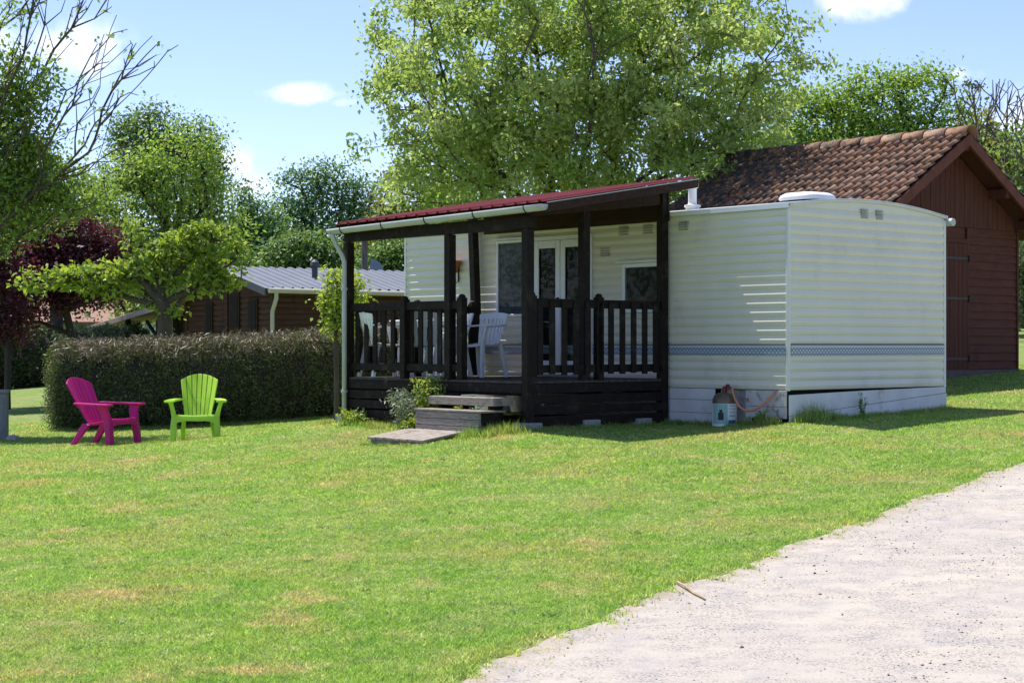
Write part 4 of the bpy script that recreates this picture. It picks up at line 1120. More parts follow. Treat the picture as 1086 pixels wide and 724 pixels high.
# roof: ribbed sheet each side
def cab_roof(side):
    mb = MB(KO); us = []; x_ = -.35
    while x_ < KL + .3:
        for dx, dz in ((0, 0), (.13, 0), (.16, .045), (.21, .045), (.24, 0)): us.append((x_ + dx, dz))
        x_ += .27
    e = KW / 2 + .28
    mb.grid(lambda i, t: (us[i][0], KW / 2 - side * e * t, KR + .07 - (KR - KE) / (KW / 2) * e * t + us[i][1]), range(len(us)), [0, .5, 1])
    return mb.build('roof', M['cabin_roof'], cab, solid=.012)
cab_roof(1); cab_roof(-1)
for side in (1, -1):
    mb = MB(KO); e = KW / 2 + .28; z1 = KR + .06 - (KR - KE) / (KW / 2) * e
    mb.hexa([(-.38, KW / 2, KR - .10), (-.38, KW / 2 - side * e, z1 - .16), (-.34, KW / 2 - side * e, z1 - .16), (-.34, KW / 2, KR - .10),
             (-.38, KW / 2, KR + .085), (-.38, KW / 2 - side * e, z1 + .02), (-.34, KW / 2 - side * e, z1 + .02), (-.34, KW / 2, KR + .085)])
    mb.build('barge_board', M['slate'], cab)
zge = KE - .03
mb = MB(KO); mb.tube([(-.3, -.34, zge - .01), (KL + .3, -.34, zge - .05)], .065, 10); gk = mb.build('gutter', M['cabin_trim'], cab)
mb = MB(KO); mb.tube([(-.1, -.34, zge - .05), (-.1, -.34, zge - .2), (-.1, -.14, zge - .5), (-.1, -.13, zge - .62), (-.1, -.13, zK)], .05, 10); mb.build('downpipe', M['cabin_trim'], cab)
mb = MB(KO); mb.lathe((1.75, 1.15, 3.15), [(.10, -.1), (.10, .0), (.075, .02), (.075, .42), (.11, .43), (.12, .47), (.10, .55), (.03, .62)], 12); mb.build('flue', M['slate'], cab)
# lean-to with pink tiles
lean = empty('lean_to', (*(Vector((kx, ky, 0)) + Matrix.Rotation(KRZ, 3, 'Z') @ Vector((0, KW + 3, 0))).xy, g1(kx - 4.5, ky + 6)), KRZ, 'open lean-to with pale pink tile roof beside the dark log cabin', 'lean-to')
zl0 = lean.location.z; LO = Vector((0, KW + 3, zl0))
mb = MB(LO); mb.grid(lambda y_, x_: (x_, y_, 2.78 - (y_ - KW + .5) * .108 + .02 * math.sin(x_ * 25) + (x_ + .6) * .13), np.linspace(KW - .3, KW + 5.6, 12), np.linspace(-.6, 3.2, 60)); mb.build('roof', M['pink_tile'], lean, solid=.06)
mb = MB(LO); mb.hexa([(-.66, KW - .3, 2.62), (-.6, KW - .3, 2.62), (-.6, KW + 5.65, 1.98), (-.66, KW + 5.65, 1.98), (-.66, KW - .3, 2.75), (-.6, KW - .3, 2.75), (-.6, KW + 5.65, 2.11), (-.66, KW + 5.65, 2.11)]); mb.build('fascia', M['pink_tile'], lean)
for y_ in (KW + .9, KW + 3.0, KW + 5.4):
    mb = MB(LO); mb.box((-.5, y_ - .06, zl0 - .3), (-.38, y_ + .06, 2.7 - (y_ - KW) * .108)); mb.bar((-.44, y_, 1.75), (-.44, y_ + .8, 2.3 - (y_ - KW) * .05), .07, .07); mb.build('post', M['dark_wood'], lean)
mb = MB(LO); mb.box((.3, KW + .08, zl0 - .3), (.36, KW + 1.0, 2.5)); mb.build('side_screen', M['cabin_wall'], lean)
# blue and white shuttered cabin beyond the lean-to
p = P(163, 352, 56)
hut = empty('white_hut', (p.x, p.y, g1(p.x, p.y)), R(8), 'small white hut with blue shutters glimpsed under the lean-to roof', 'hut')
hh = 2.35 - hut.location.z
mb = MB(); mb.box((-.9, 0, -.3), (.9, 1.6, hh)); mb.build('wall', M['white_pvc'], hut)
for x_ in (-.27, .13): mb = MB(); mb.box((x_, -.05, .2), (x_ + .13, -.01, hh - .25)); mb.build('shutter', M['blue_paint'], hut)
mb = MB(); mb.box((-1.0, -.15, hh), (1.0, 1.75, hh + .08)); mb.build('roof', M['pink_tile'], hut)

# far bungalow on the left
p = P(66, 350, 57); zb = g1(p.x, p.y)
bung = empty('bungalow', (p.x, p.y, zb), R(6), 'pale bungalow with orange tile roof seen under the purple tree', 'bungalow')
hb = 2.28 - zb
mb = MB(); mb.box((-1.7, 0, -.4), (1.25, 4, hb)); mb.build('wall', M['render_wall'], bung)
mb = MB(); mb.box((1.26, -.6, -.4), (1.9, 4, hb - .05)); mb.build('porch_wall', M['ochre_wall'], bung)
mb = MB(); mb.prism([(-2.0, -.5, hb), (2.2, -.9, hb), (2.2, 2, hb + .75), (-2.0, 2, hb + .75)], (0, 0, .08)); mb.prism([(-2.0, 4.4, hb), (2.2, 4.4, hb), (2.2, 2.01, hb + .75), (-2.0, 2.01, hb + .75)], (0, 0, .08)); mb.build('roof', M['orange_tile'], bung)
for x_ in (-1.35, -.55):
    mb = MB(); mb.box((x_, -.05, .3), (x_ + .6, -.01, 1.2)); w_ = mb.build('window', M['white_pvc'], bung); mb = MB(); mb.box((x_ + .05, -.065, .35), (x_ + .55, -.052, 1.15)); mb.build('pane', M['room'], w_)
mb = MB(); mb.box((.25, -.05, -.1), (.85, -.01, hb - .4)); mb.build('door', M['slate'], bung)

# grey service pedestal at the left edge of the lawn
p = on_ground(-4.5, 25.2); 
ped = empty('service_pedestal', p, R(10), 'grey utility pedestal standing on the lawn at the far left edge', 'pedestal')
mb = MB(); mb.box((-.17, -.13, -.05), (.17, .13, .66)); mb.build('body', M['grey_plastic'], ped, bevel=.015)
mb = MB(); mb.box((-.185, -.145, .66), (.185, .145, .71)); mb.build('cap', M['grey_plastic'], ped, bevel=.015)
mb = MB(); mb.box((-.13, -.14, .1), (.13, -.131, .6)); mb.build('hatch', M['grey_plastic'], ped, bevel=.003)
mb = MB(); mb.lathe((0, 0, 0), [(.10, -.04), (.115, 0), (.08, .05), (.03, .065)], 9); o = mb.build('field_stone', M['concrete'], None); o.location = on_ground(14, 25.0); o.rotation_euler = (.1, 0, .5); tag(o, 'grey field stone beside the utility pedestal', 'stone')

# satellite dish and pole behind the porch
p = P(395, 286, 47)
dsh = empty('satellite_dish', (p.x, p.y, g1(p.x, p.y)), R(50), 'grey satellite dish on a mast behind the cabin roof', 'satellite dish')
zz = p.z - dsh.location.z
mb = MB(); mb.tube([(0, 0, -.1), (0, 0, zz)], .03, 8); mb.build('mast', M['slate'], dsh)
mb = MB(); mb.lathe((0, -.1, zz), [(.02, .0), (.14, .018), (.25, .06), (.26, .065)], 20, Matrix.Rotation(R(70), 3, 'X')); mb.build('dish', M['dish'], dsh)
p = P(386, 300, 48); q = P(386, 236, 48)
mb = MB(); zp0 = g1(p.x, p.y); mb.tube([(0, 0, -.1), (0.02, 0, q.z - zp0)], [.10, .085], 10); o = mb.build('utility_pole', M['bark_pale'], None); o.location = (p.x, p.y, zp0)
tag(o, 'grey wooden utility pole standing behind the cabin roof', 'pole')

# stick lying on the edge of the track
e0, e1, e2, e3 = ray(718, 622), ray(735, 632), ray(748, 639), ray(738, 632)
b0 = Vector(e1); mb = MB()
mb.tube([e0 - b0 + Vector((0, 0, .03)), e0.lerp(e1, .5) - b0 + Vector((0, 0, .035)), Vector((0, 0, .022)), e2 - b0 + Vector((0, 0, .02))], [.006, .008, .007, .004], 7)
o = mb.build('fallen_stick', M['stick'], None, smooth=True); o.location = b0; tag(o, 'dry forked stick lying on the edge of the gravel track', 'stick')

# ------------------------------------------------------------------ trees
def grow(trunk, clusters, step=.35, tip=.006, expo=.45, alpha=.3, sag=.08, seed=1, extra=()):
    """trunk: polylines (lists of Vector) that share the base; clusters (n,3). Branches join each cluster to the skeleton."""
    r = np.random.default_rng(seed); pos, par, pl = [], [], []
    def put(p, q):
        pos.append(np.array(p, float)); par.append(q); pl.append(0 if q < 0 else pl[q] + np.linalg.norm(pos[-1] - pos[q])); return len(pos) - 1
    for li, line in enumerate(trunk):
        if li == 0: last = put(line[0], -1)
        else:
            P_ = np.array(pos); last = int(((P_ - np.array(line[0])) ** 2).sum(1).argmin())
        for a, b in zip(line[:-1], line[1:]):
            a, b = np.array(a), np.array(b); n = max(1, int(np.linalg.norm(b - a) / step))
            for k in range(1, n + 1): last = put(a + (b - a) * k / n + r.normal(0, .015, 3) * step, last)
    C = np.array(clusters); b0 = pos[0]
    order = np.argsort(np.linalg.norm(C - b0, axis=1)); tips = []
    cap = len(pos) + len(C) * 14
    PA = np.zeros((cap, 3)); PL = np.zeros(cap); n0 = len(pos); PA[:n0] = pos; PL[:n0] = pl
    skip = max(1, int(.12 * len(trunk[0])))
    for ci in order:
        c = C[ci]; m = len(pos)
        d = np.linalg.norm(PA[:m] - c, axis=1); cost = d + alpha * PL[:m] + .8 * np.maximum(0, PA[:m, 2] - c[2] - .05)
        cost[0] += 2
        j = int(cost.argmin()); a = PA[j].copy(); dist = d[j]
        n = max(1, min(12, int(dist / step))); mid = (a + c) / 2 + r.normal(0, .07, 3) * dist + np.array([0, 0, -sag * dist]); last = j
        for k in range(1, n + 1):
            t = k / n; q = (1 - t) ** 2 * a + 2 * t * (1 - t) * mid + t * t * c
            last = put(q, last); PA[last] = q; PL[last] = pl[last]
        tips.append(last)
    N_ = len(pos); cnt = np.zeros(N_); 
    for t in tips: cnt[t] += 1
    for i in range(N_ - 1, 0, -1):
        if cnt[i] == 0: cnt[i] = .3
        if par[i] >= 0: cnt[par[i]] += cnt[i]
    rad = tip * np.maximum(cnt, 1) ** expo
    return np.array(pos), np.array(par), rad

def branch_mesh(name, pos, par, rad, material, parent, org, n=6):
    i = np.nonzero(par >= 0)[0]; a, b = pos[par[i]], pos[i]; d = b - a; L_ = np.linalg.norm(d, axis=1); ok = L_ > 1e-5
    i, a, b, d, L_ = i[ok], a[ok], b[ok], d[ok], L_[ok]; d = d / L_[:, None]
    ref = np.where(np.abs(d[:, 2:3]) > .9, np.array([[1., 0, 0]]), np.array([[0, 0, 1.]])); x = np.cross(d, ref); x /= np.linalg.norm(x, axis=1)[:, None]; y = np.cross(d, x)
    ra = np.minimum(rad[par[i]], rad[i] * 1.6); rb_ = rad[i]; t = 2 * np.pi * np.arange(n) / n; ct, st_ = np.cos(t), np.sin(t)
    dirs = x[:, None] * ct[None, :, None] + y[:, None] * st_[None, :, None]
    A = a[:, None] - d[:, None] * (rb_ * .3)[:, None, None] + dirs * ra[:, None, None]; B = b[:, None] + d[:, None] * (rb_ * .3)[:, None, None] + dirs * rb_[:, None, None]
    V = np.concatenate([A, B], 1) - np.array(org); base = (np.arange(len(i)) * 2 * n)[:, None, None]
    k = np.arange(n); f = np.stack([k, (k + 1) % n, n + (k + 1) % n, n + k], 1)
    return mesh_np(name, V.reshape(-1, 3), (base + f[None]).reshape(-1, 4), material, parent, smooth=True)

def leaf_mesh(name, C, cr, per, size, material, parent, org, seed=1, flat=.75, upb=.7, asp=.55, center=None, droop=.3, size_var=.35, crnd=.55):
    """leaves scattered round cluster centres C"""
    r = np.random.default_rng(seed); n = len(C); cr = np.broadcast_to(cr, (n,)); per = np.broadcast_to(per, (n,)).astype(int)
    idx_ = np.repeat(np.arange(n), per); N_ = len(idx_)
    p = C[idx_] + r.normal(0, .5, (N_, 3)) * cr[idx_][:, None] * np.array([1, 1, flat])
    out = p - C[idx_]; nr = r.normal(0, 1, (N_, 3)) * .75 + np.array([0, 0, upb]) + out / (np.linalg.norm(out, axis=1)[:, None] + 1e-6) * .3
    nr /= np.linalg.norm(nr, axis=1)[:, None]
    ax = r.normal(0, 1, (N_, 3)) + np.array([0, 0, -droop]); ax -= nr * (ax * nr).sum(1)[:, None]; ax /= np.linalg.norm(ax, axis=1)[:, None] + 1e-9
    sd_ = np.cross(nr, ax); s = size * r.uniform(1 - size_var, 1 + size_var, N_)[:, None]
    fold = r.uniform(.05, .35, N_)[:, None]
    V = np.empty((N_, 4, 3)); V[:, 0] = p - ax * s * .5; V[:, 1] = p + sd_ * s * asp * .5 + nr * s * fold * .4 - ax * s * .05
    V[:, 2] = p + ax * s * .5; V[:, 3] = p - sd_ * s * asp * .5 + nr * s * fold * .4 - ax * s * .05
    crn = r.random(n); rn = np.clip(crn[idx_] * crnd + r.random(N_) * (1 - crnd), 0, 1)
    return mesh_np(name, V.reshape(-1, 3) - np.array(org), np.arange(N_ * 4).reshape(-1, 4), material, parent, {'rnd': ('FACE', rn)})

def blob_points(blobs, D, n, seed, depth=None, shell=.55, gap=.0):
    """points through the volume of ellipsoids given as (px, py, rx_px, rz_px[, depth offset])"""
    r = np.random.default_rng(seed); k = D / FPX; vol = np.array([b[2] * b[2] * b[3] for b in blobs], float) ** .8; pr = vol / vol.sum(); out = []
    for i, b in enumerate(blobs):
        m = max(1, int(round(n * pr[i]))); v = r.normal(0, 1, (m, 3)); v /= np.linalg.norm(v, axis=1)[:, None]
        q = (shell + (1 - shell) * r.random(m)) if False else (r.random(m) ** (1 / 3 * (1 - shell) + .02))
        q = q * (1 + r.normal(0, .07, m)); dy = b[4] if len(b) > 4 else 0
        c = P(b[0], b[1], D + dy)
        out.append(np.stack([c.x + v[:, 0] * q * b[2] * k, c.y + v[:, 1] * q * (depth or b[2] * k * .38), c.z + v[:, 2] * q * b[3] * k], 1))
    return np.concatenate(out)

def tree(name, label, cat, px, D, trunk_px, blobs, n_cl, per, leaf, cr, lmat, bmat='bark', seed=1, group=None, depth=None, tip=.006, expo=.45, step=.4,
         shell=.5, base_off=(0, 0), asp=.55, upb=.7, droop=.3, crnd=.55, alpha=.3, sag=.06, zmin=None, flat=.75):
    """trunk_px: polylines in pixels at depth D, or (px,py,ddepth) triples; the first starts on the ground under px"""
    bse = on_ground(px, D); C = blob_points(blobs, D, n_cl, seed, depth, shell)
    if zmin is not None: C = C[C[:, 2] > zmin]
    C = C[C[:, 2] > bse.z + .15]
    lines = []
    for li, ln in enumerate(trunk_px):
        pts = [tuple(P(q[0], q[1], D + (q[2] if len(q) > 2 else 0))) for q in ln]
        if li == 0: pts = [tuple(bse - Vector((0, 0, .1)))] + pts
        lines.append(pts)
    t = empty(name, bse, 0, label, cat, group)
    pos, par, rad = grow(lines, C, step=step, tip=tip, expo=expo, seed=seed, alpha=alpha, sag=sag)
    rad[0] *= 1.15
    branch_mesh('trunk', pos, par, rad, M[bmat], t, bse)
    leaf_mesh('crown', C, cr, per, leaf, lmat, t, bse, seed=seed + 5, asp=asp, upb=upb, droop=droop, crnd=crnd, flat=flat)
    return t

LM = {}
LM['elder'] = leaf_mat('box_elder_leaf', [(0.182, 0.305, 0.046), (0.264, 0.396, 0.066), (0.345, 0.478, 0.102), (0.508, 0.579, 0.243)], trans=.5, tint=(1.1, 1.1, .7))
LM['robinia'] = leaf_mat('robinia_leaf', [(0.195, 0.319, 0.058), (0.273, 0.416, 0.078), (0.364, 0.507, 0.104)], trans=.45, tint=(1.1, 1.05, .65))
LM['bright'] = leaf_mat('bright_leaf', [(0.188, 0.312, 0.056), (0.275, 0.419, 0.075), (0.375, 0.512, 0.106)], trans=.45, tint=(1.1, 1.05, .65))
LM['maple'] = leaf_mat('maple_leaf', [(.19, .29, .04), (.28, .40, .055), (.38, .50, .09)], trans=.45, tint=(1.1, 1.05, .65))
LM['lime'] = leaf_mat('sapling_leaf', [(0.240, 0.360, 0.042), (0.336, 0.456, 0.060), (0.432, 0.528, 0.108)], trans=.45)
LM['dark'] = leaf_mat('dark_leaf', [(0.095, 0.184, 0.074), (0.151, 0.287, 0.108), (0.254, 0.421, 0.168)], trans=.3)
LM['mid'] = leaf_mat('mid_leaf', [(0.094, 0.177, 0.057), (0.145, 0.260, 0.074), (0.228, 0.352, 0.115)], trans=.35)
LM['olive'] = leaf_mat('olive_leaf', [(0.138, 0.172, 0.034), (0.230, 0.253, 0.046), (0.299, 0.310, 0.081)], trans=.4)
LM['plum'] = leaf_mat('purple_plum_leaf', [(0.043, 0.015, 0.025), (0.083, 0.024, 0.043), (0.150, 0.043, 0.062)], trans=.3, tint=(1.5, .6, .7))
LM['left'] = leaf_mat('left_tree_leaf', [(0.146, 0.246, 0.045), (0.224, 0.347, 0.062), (0.325, 0.448, 0.095)], trans=.45, tint=(1.1, 1.05, .65))
LM['hedge'] = leaf_mat('cypress_hedge_leaf', [(0.045, 0.074, 0.027), (0.074, 0.114, 0.039), (0.114, 0.162, 0.057), (0.203, 0.232, 0.102)], trans=.2, spec=.12)
LM['hedge2'] = leaf_mat('far_hedge_leaf', [(.03, .05, .02), (.05, .075, .028), (.08, .11, .04)], trans=.2)
LM['twig'] = leaf_mat('dead_twig', [(0.130, 0.098, 0.065), (0.221, 0.169, 0.117), (0.338, 0.260, 0.182)], trans=0)
LM['lav'] = leaf_mat('lavender_leaf', [(0.144, 0.192, 0.120), (0.204, 0.252, 0.168), (0.264, 0.312, 0.228)], trans=.25)
LM['weed'] = leaf_mat('weed_leaf', [(0.143, 0.260, 0.039), (0.234, 0.364, 0.065), (0.390, 0.468, 0.104)], trans=.4)
LM['grey_shrub'] = leaf_mat('pale_shrub_leaf', [(.12, .17, .08), (.18, .23, .12), (.24, .29, .17)], trans=.35)

# the big box elder behind the home
tree('box_elder_tree', 'big light green many-stemmed tree rising behind the mobile home', 'tree', 600, 30,
     [[(600, 330), (600, 290), (590, 230), (578, 150), (570, 60), (560, 0)], [(598, 280), (640, 220), (660, 140), (690, 40), (700, 0)],
      [(598, 270), (548, 205), (505, 150), (470, 80), (450, 0)], [(640, 220), (720, 160), (790, 90), (830, 40)], [(548, 205), (490, 190), (440, 160)], [(596, 240), (625, 150, -1.2), (630, 60, -1.6), (620, 10, -1.8)],
      [(598, 262), (700, 190, -.9), (770, 160, -1.1)]],
     [(560, 75, 165, 115), (700, 70, 135, 105), (620, 0, 170, 50), (470, 95, 78, 110), (690, 170, 120, 55), (520, 185, 90, 50), (785, 75, 60, 75), (800, 140, 45, 40), (420, 60, 30, 100), (615, 150, 160, 65), (858, 80, 16, 34), (872, 60, 8, 14), (835, 20, 20, 60), (388, 172, 22, 8), (405, 205, 30, 20)],
     820, 104, .097, .30, LM['elder'], seed=3, depth=2.3, tip=.0065, shell=.35, droop=.9, upb=.25, crnd=.6, step=.4, expo=.41)

tree('robinia_tree', 'bright green feathery tree behind the tiled shed roof', 'tree', 915, 44,
     [[(915, 250), (915, 190), (925, 130)], [(915, 210), (870, 150)], [(917, 200), (975, 130)]],
     [(870, 150, 75, 60), (945, 125, 70, 55), (985, 110, 38, 40), (910, 180, 110, 50), (800, 185, 65, 45), (1005, 150, 30, 45), (765, 215, 40, 30)],
     560, 62, .115, .50, LM['robinia'], 'bark_dark', seed=8, tip=.012, upb=.8, shell=.4)

# leafless trees at the right, with thin crowns of bare twigs
def bare_tree(label, px, D, top, spread, seed, n=70, leaves=0, lm=None, name='bare_tree'):
    bse = on_ground(px, D); r = np.random.default_rng(seed)
    lines = [[tuple(bse - Vector((0, 0, .1))), tuple(P(px, 200, D)), tuple(P(px + 2, (200 + top) / 2, D)), tuple(P(px + r.normal(0, 5), top + 8, D))]]
    C = np.array([tuple(P(px + r.normal(0, 1) * spread * .5, top + abs(r.normal(0, 1)) * (210 - top) * .42, D + r.normal(0, .9))) for _ in range(n)])
    t = empty(name, bse, 0, label, 'tree')
    pos, par, rad = grow(lines, C, step=.25, tip=.009, expo=.40, seed=seed, alpha=.75, sag=.12); branch_mesh('trunk', pos, par, rad, M['bark'], t, bse, 5)
    if leaves: leaf_mesh('crown', C[C[:, 2] < P(0, 150, D).z], .5, leaves, .12, lm, t, bse, seed)
    return t
bt = bare_tree('bare twiggy tree with two dark mistletoe balls, nearest the shed ridge', 1034, 40, 82, 38, 4, 60, 26, LM['olive'])
bo = bt.location
for q_ in (P(1027, 89, 40), P(1037, 92, 40)): leaf_mesh('mistletoe', np.array([tuple(q_)]), .14, 110, .06, LM['hedge'], bt, bo, 3)
bare_tree('tall bare tree with long upright twigs right of the shed roof', 1066, 42, 78, 48, 14, 75, 20, LM['mid'])
bare_tree('thin bare tree cut by the right edge of the picture', 1092, 39, 100, 30, 24, 50, 22, LM['mid'])
tree('yellow_green_tree', 'yellow green conifer-like tree just behind the shed ridge', 'tree', 1040, 47, [[(1040, 250), (1040, 150)]], [(1038, 150, 22, 38), (1045, 185, 34, 40)], 90, 40, .16, .5, LM['olive'], 'bark_dark', seed=31, tip=.014)
tree('leafy_tree', 'mid green bushy tree low behind the right rake of the shed', 'tree', 1085, 50, [[(1085, 300), (1085, 200)]], [(1080, 205, 40, 50), (1110, 190, 40, 60)], 150, 40, .17, .55, LM['mid'], 'bark_dark', seed=33, tip=.014)
tree('pale_shrub', 'pale grey green flowering shrub right of the shed wall', 'shrub', 1092, 41, [[(1092, 330)]], [(1092, 315, 26, 38), (1100, 285, 24, 34)], 110, 45, .09, .35, LM['grey_shrub'], 'bark_dark', seed=35, tip=.008)
tree('green_shrub', 'dense green shrub on the rising lawn at the right edge', 'shrub', 1120, 46, [[(1120, 320)]], [(1110, 290, 40, 50), (1140, 270, 50, 70)], 160, 40, .12, .5, LM['mid'], 'bark_dark', seed=36, tip=.01)

# left foreground tree: long bare limbs reaching into the picture, leaves close to the trunk
def left_tree():
    D = 26.0; px0 = -75; bse = on_ground(px0, D)
    q = lambda *a: [tuple(P(x_, y_, D + d_)) for x_, y_, d_ in a]
    lines = [[tuple(bse - Vector((0, 0, .1)))] + q((-72, 330, 0), (-66, 250, 0), (-50, 180, 0), (-30, 110, 0), (-15, 40, 0), (-5, -60, 0)),
             q((-50, 180, 0), (-8, 130, -.3), (13, 83, -.5), (25, 56, -.6), (35, 0, -.8), (42, -50, -.9)),
             q((-50, 180, 0), (0, 148, .2), (27, 103, .3), (43, 80, .3), (57, 53, .4), (76, 30, .5), (88, 0, .5), (94, -30, .5)),
             q((-60, 215, 0), (0, 146, -.6), (33, 129, -.8), (66, 109, -1), (90, 90, -1.1), (113, 70, -1.1), (139, 46, -1.2)),
             q((90, 90, -1.1), (126, 76, -1), (148, 70, -1), (166, 58, -1)),
             q((-62, 230, 0), (0, 182, .5), (33, 166, .7), (66, 143, .8), (109, 113, 1), (126, 112, 1.1)),
             q((-66, 260, 0), (0, 212, -.4), (66, 192, -.6), (100, 179, -.7), (143, 159, -.8)),
             q((-30, 110, 0), (0, 30, .4), (20, 16, .5), (30, 0, .5), (45, -25, .5)), q((57, 53, .4), (47, 20, .4), (40, -5, .4)), q((76, 30, .5), (100, 20, .6), (118, 7, .6)),
             q((66, 143, .8), (90, 135, .8), (88, 150, .8)), q((100, 179, -.7), (110, 150, -.7), (122, 110, -.8))]
    r = np.random.default_rng(5)
    tw = []
    allp = [p_ for ln in lines[1:] for p_ in ln[1:]]
    for ln in lines[1:]:
        for a, b in zip(ln[1:-1], ln[2:]):
            a, b = np.array(a), np.array(b); L_ = np.linalg.norm(b - a)
            for _ in range(int(4 + L_ * 11)):
                c = a + (b - a) * r.random(); u_ = (b - a) / L_; tw.append(c + u_ * r.uniform(.0, .16) + np.array([r.normal(0, .12), r.normal(0, .15), r.normal(.08, .13)]))
    lc = blob_points([(15, 120, 45, 70), (-30, 130, 70, 90), (5, 185, 60, 45), (40, 215, 55, 32), (-40, 230, 80, 50), (12, 15, 20, 22), (48, 75, 16, 22), (80, 205, 45, 20), (20, 150, 42, 60), (30, 200, 45, 40), (5, 100, 30, 40)], D, 480, 6, shell=.3)
    C = np.concatenate([np.array(tw), lc])
    t = empty('sparse_tree', bse, 0, 'half bare tree leaning in from the left edge with long twiggy limbs', 'tree')
    pos, par, rad = grow(lines, C, step=.22, tip=.0066, expo=.37, seed=2, alpha=.8, sag=.03); branch_mesh('trunk', pos, par, rad * .85, M['bark'], t, bse, 6)
    leaf_mesh('crown', np.concatenate([lc, np.array(tw)[::4]]), np.concatenate([np.full(len(lc), .28), np.full(len(tw[::4]), .10)]), np.concatenate([np.full(len(lc), 30), np.full(len(tw[::4]), 5)]), .085, LM['left'], t, bse, 9)
left_tree()

# trees on the left and behind
tree('tall_tree', 'tall bright green tree behind the purple tree', 'tree', 190, 52, [[(190, 300), (190, 240), (195, 170)], [(190, 260), (150, 200)], [(190, 250), (235, 200)]],
     [(170, 222, 66, 50), (150, 178, 26, 26), (212, 188, 24, 28), (232, 225, 22, 24), (118, 200, 24, 22), (215, 250, 52, 60), (130, 235, 55, 70), (170, 285, 75, 60), (240, 285, 28, 40), (195, 165, 40, 32)], 520, 46, .125, .54, LM['bright'], 'bark_dark', seed=41, tip=.014, shell=.4)
tree('tall_tree', 'bright green tree behind the bare limbs at the left edge', 'tree', 60, 48, [[(60, 300), (60, 220)]], [(70, 215, 55, 45), (20, 225, 70, 60), (100, 260, 45, 60), (-40, 220, 70, 80), (60, 180, 30, 25)], 330, 44, .13, .56, LM['left'], 'bark_dark', seed=42, tip=.014)
tree('tall_tree', 'tall dark green tree topping the bright trees on the left', 'tree', 175, 70, [[(175, 280), (175, 160)]], [(160, 140, 36, 24), (210, 155, 24, 30), (130, 150, 18, 22), (185, 185, 50, 40), (225, 190, 14, 20)], 190, 74, .16, .72, LM['mid'], 'bark_dark', seed=43, tip=.018)
tree('purple_plum_tree', 'purple leaved plum tree above the left end of the hedge', 'tree', 76, 34, [[(76, 355), (70, 330), (62, 290)], [(74, 340), (100, 310)], [(73, 335), (40, 300)]],
     [(85, 285, 52, 46), (40, 300, 45, 42), (60, 255, 42, 30), (15, 310, 30, 30), (104, 300, 24, 18), (110, 270, 22, 30)], 420, 40, .085, .34, LM['plum'], 'bark_dark', seed=44, tip=.0055)
tree('purple_plum_tree', 'second purple leaved plum tree cut by the left edge', 'tree', 8, 33, [[(8, 370), (6, 330), (-5, 290)]], [(-5, 300, 40, 55), (-30, 260, 40, 50), (10, 345, 22, 22)], 220, 40, .085, .34, LM['plum'], 'bark_dark', seed=45, tip=.0055)
tree('pollard_maple_tree', 'low spreading maple with knotty level branches behind the hedge', 'tree', 175, 31.5, [[(175, 345), (173, 322), (170, 312)], [(172, 318), (150, 296), (110, 290), (60, 300)], [(172, 316), (196, 280), (225, 255), (240, 240)], [(172, 316), (140, 276), (130, 250)], [(173, 318), (215, 300), (250, 275)], [(172, 318), (165, 285), (180, 258)]],
     [(100, 292, 42, 13), (50, 297, 28, 12), (225, 262, 34, 26), (185, 268, 32, 16), (150, 282, 34, 18), (240, 285, 20, 22), (205, 296, 36, 16), (180, 320, 16, 14), (135, 250, 14, 14), (30, 300, 12, 10), (120, 308, 30, 8), (195, 245, 14, 10)], 185, 26, .12, .21, LM['maple'], 'bark', seed=46, tip=.0105, expo=.5, flat=.55)
for k, (px_, D_, bl, n_, lm_, lab) in enumerate((
    (338, 72, [(325, 203, 26, 30), (362, 208, 26, 32), (342, 190, 14, 18), (300, 218, 14, 16), (390, 205, 12, 18), (345, 250, 60, 40), (385, 225, 26, 36), (310, 235, 26, 26), (400, 260, 36, 40)], 420, 'dark', 'dark broadleaf tree with a rounded double top behind the cabin roof'),
    (275, 66, [(275, 245, 28, 28), (262, 215, 14, 20), (285, 275, 36, 30), (255, 270, 22, 34)], 260, 'dark', 'dark blue green tree just left of the cabin chimney'),
    (425, 60, [(430, 215, 28, 45), (445, 260, 40, 40), (415, 255, 30, 40), (470, 230, 24, 40)], 240, 'olive', 'yellow olive tree between the dark wood and the big tree'),
    (330, 58, [(325, 272, 30, 22), (355, 285, 24, 20), (300, 275, 22, 22)], 150, 'mid', 'grey green low tree standing behind the cabin ridge'),
    (405, 57, [(410, 290, 30, 26), (440, 280, 30, 30)], 130, 'mid', 'mid green low tree behind the porch post'),
    (500, 56, [(495, 215, 34, 40), (520, 250, 40, 40), (480, 260, 30, 40)], 200, 'bright', 'bright green tree behind the porch roof, left of the big tree'))):
    tree('background_tree', lab, 'tree', px_, D_, [[(px_, 300), (px_, 250)]], bl, int(n_ * .85), 50, .155, .62, LM[lm_], 'bark_dark', seed=60 + k, tip=.02, shell=.35)
tree('sapling', 'yellow green sapling beside the porch downpipe', 'tree', 357, 25.5, [[(357, 400), (356, 340), (358, 300)]], [(355, 300, 11, 12), (357, 325, 16, 20), (363, 345, 14, 16), (376, 300, 11, 9), (378, 325, 8, 20)], 70, 26, .075, .18, LM['lime'], 'bark', seed=70, tip=.006)

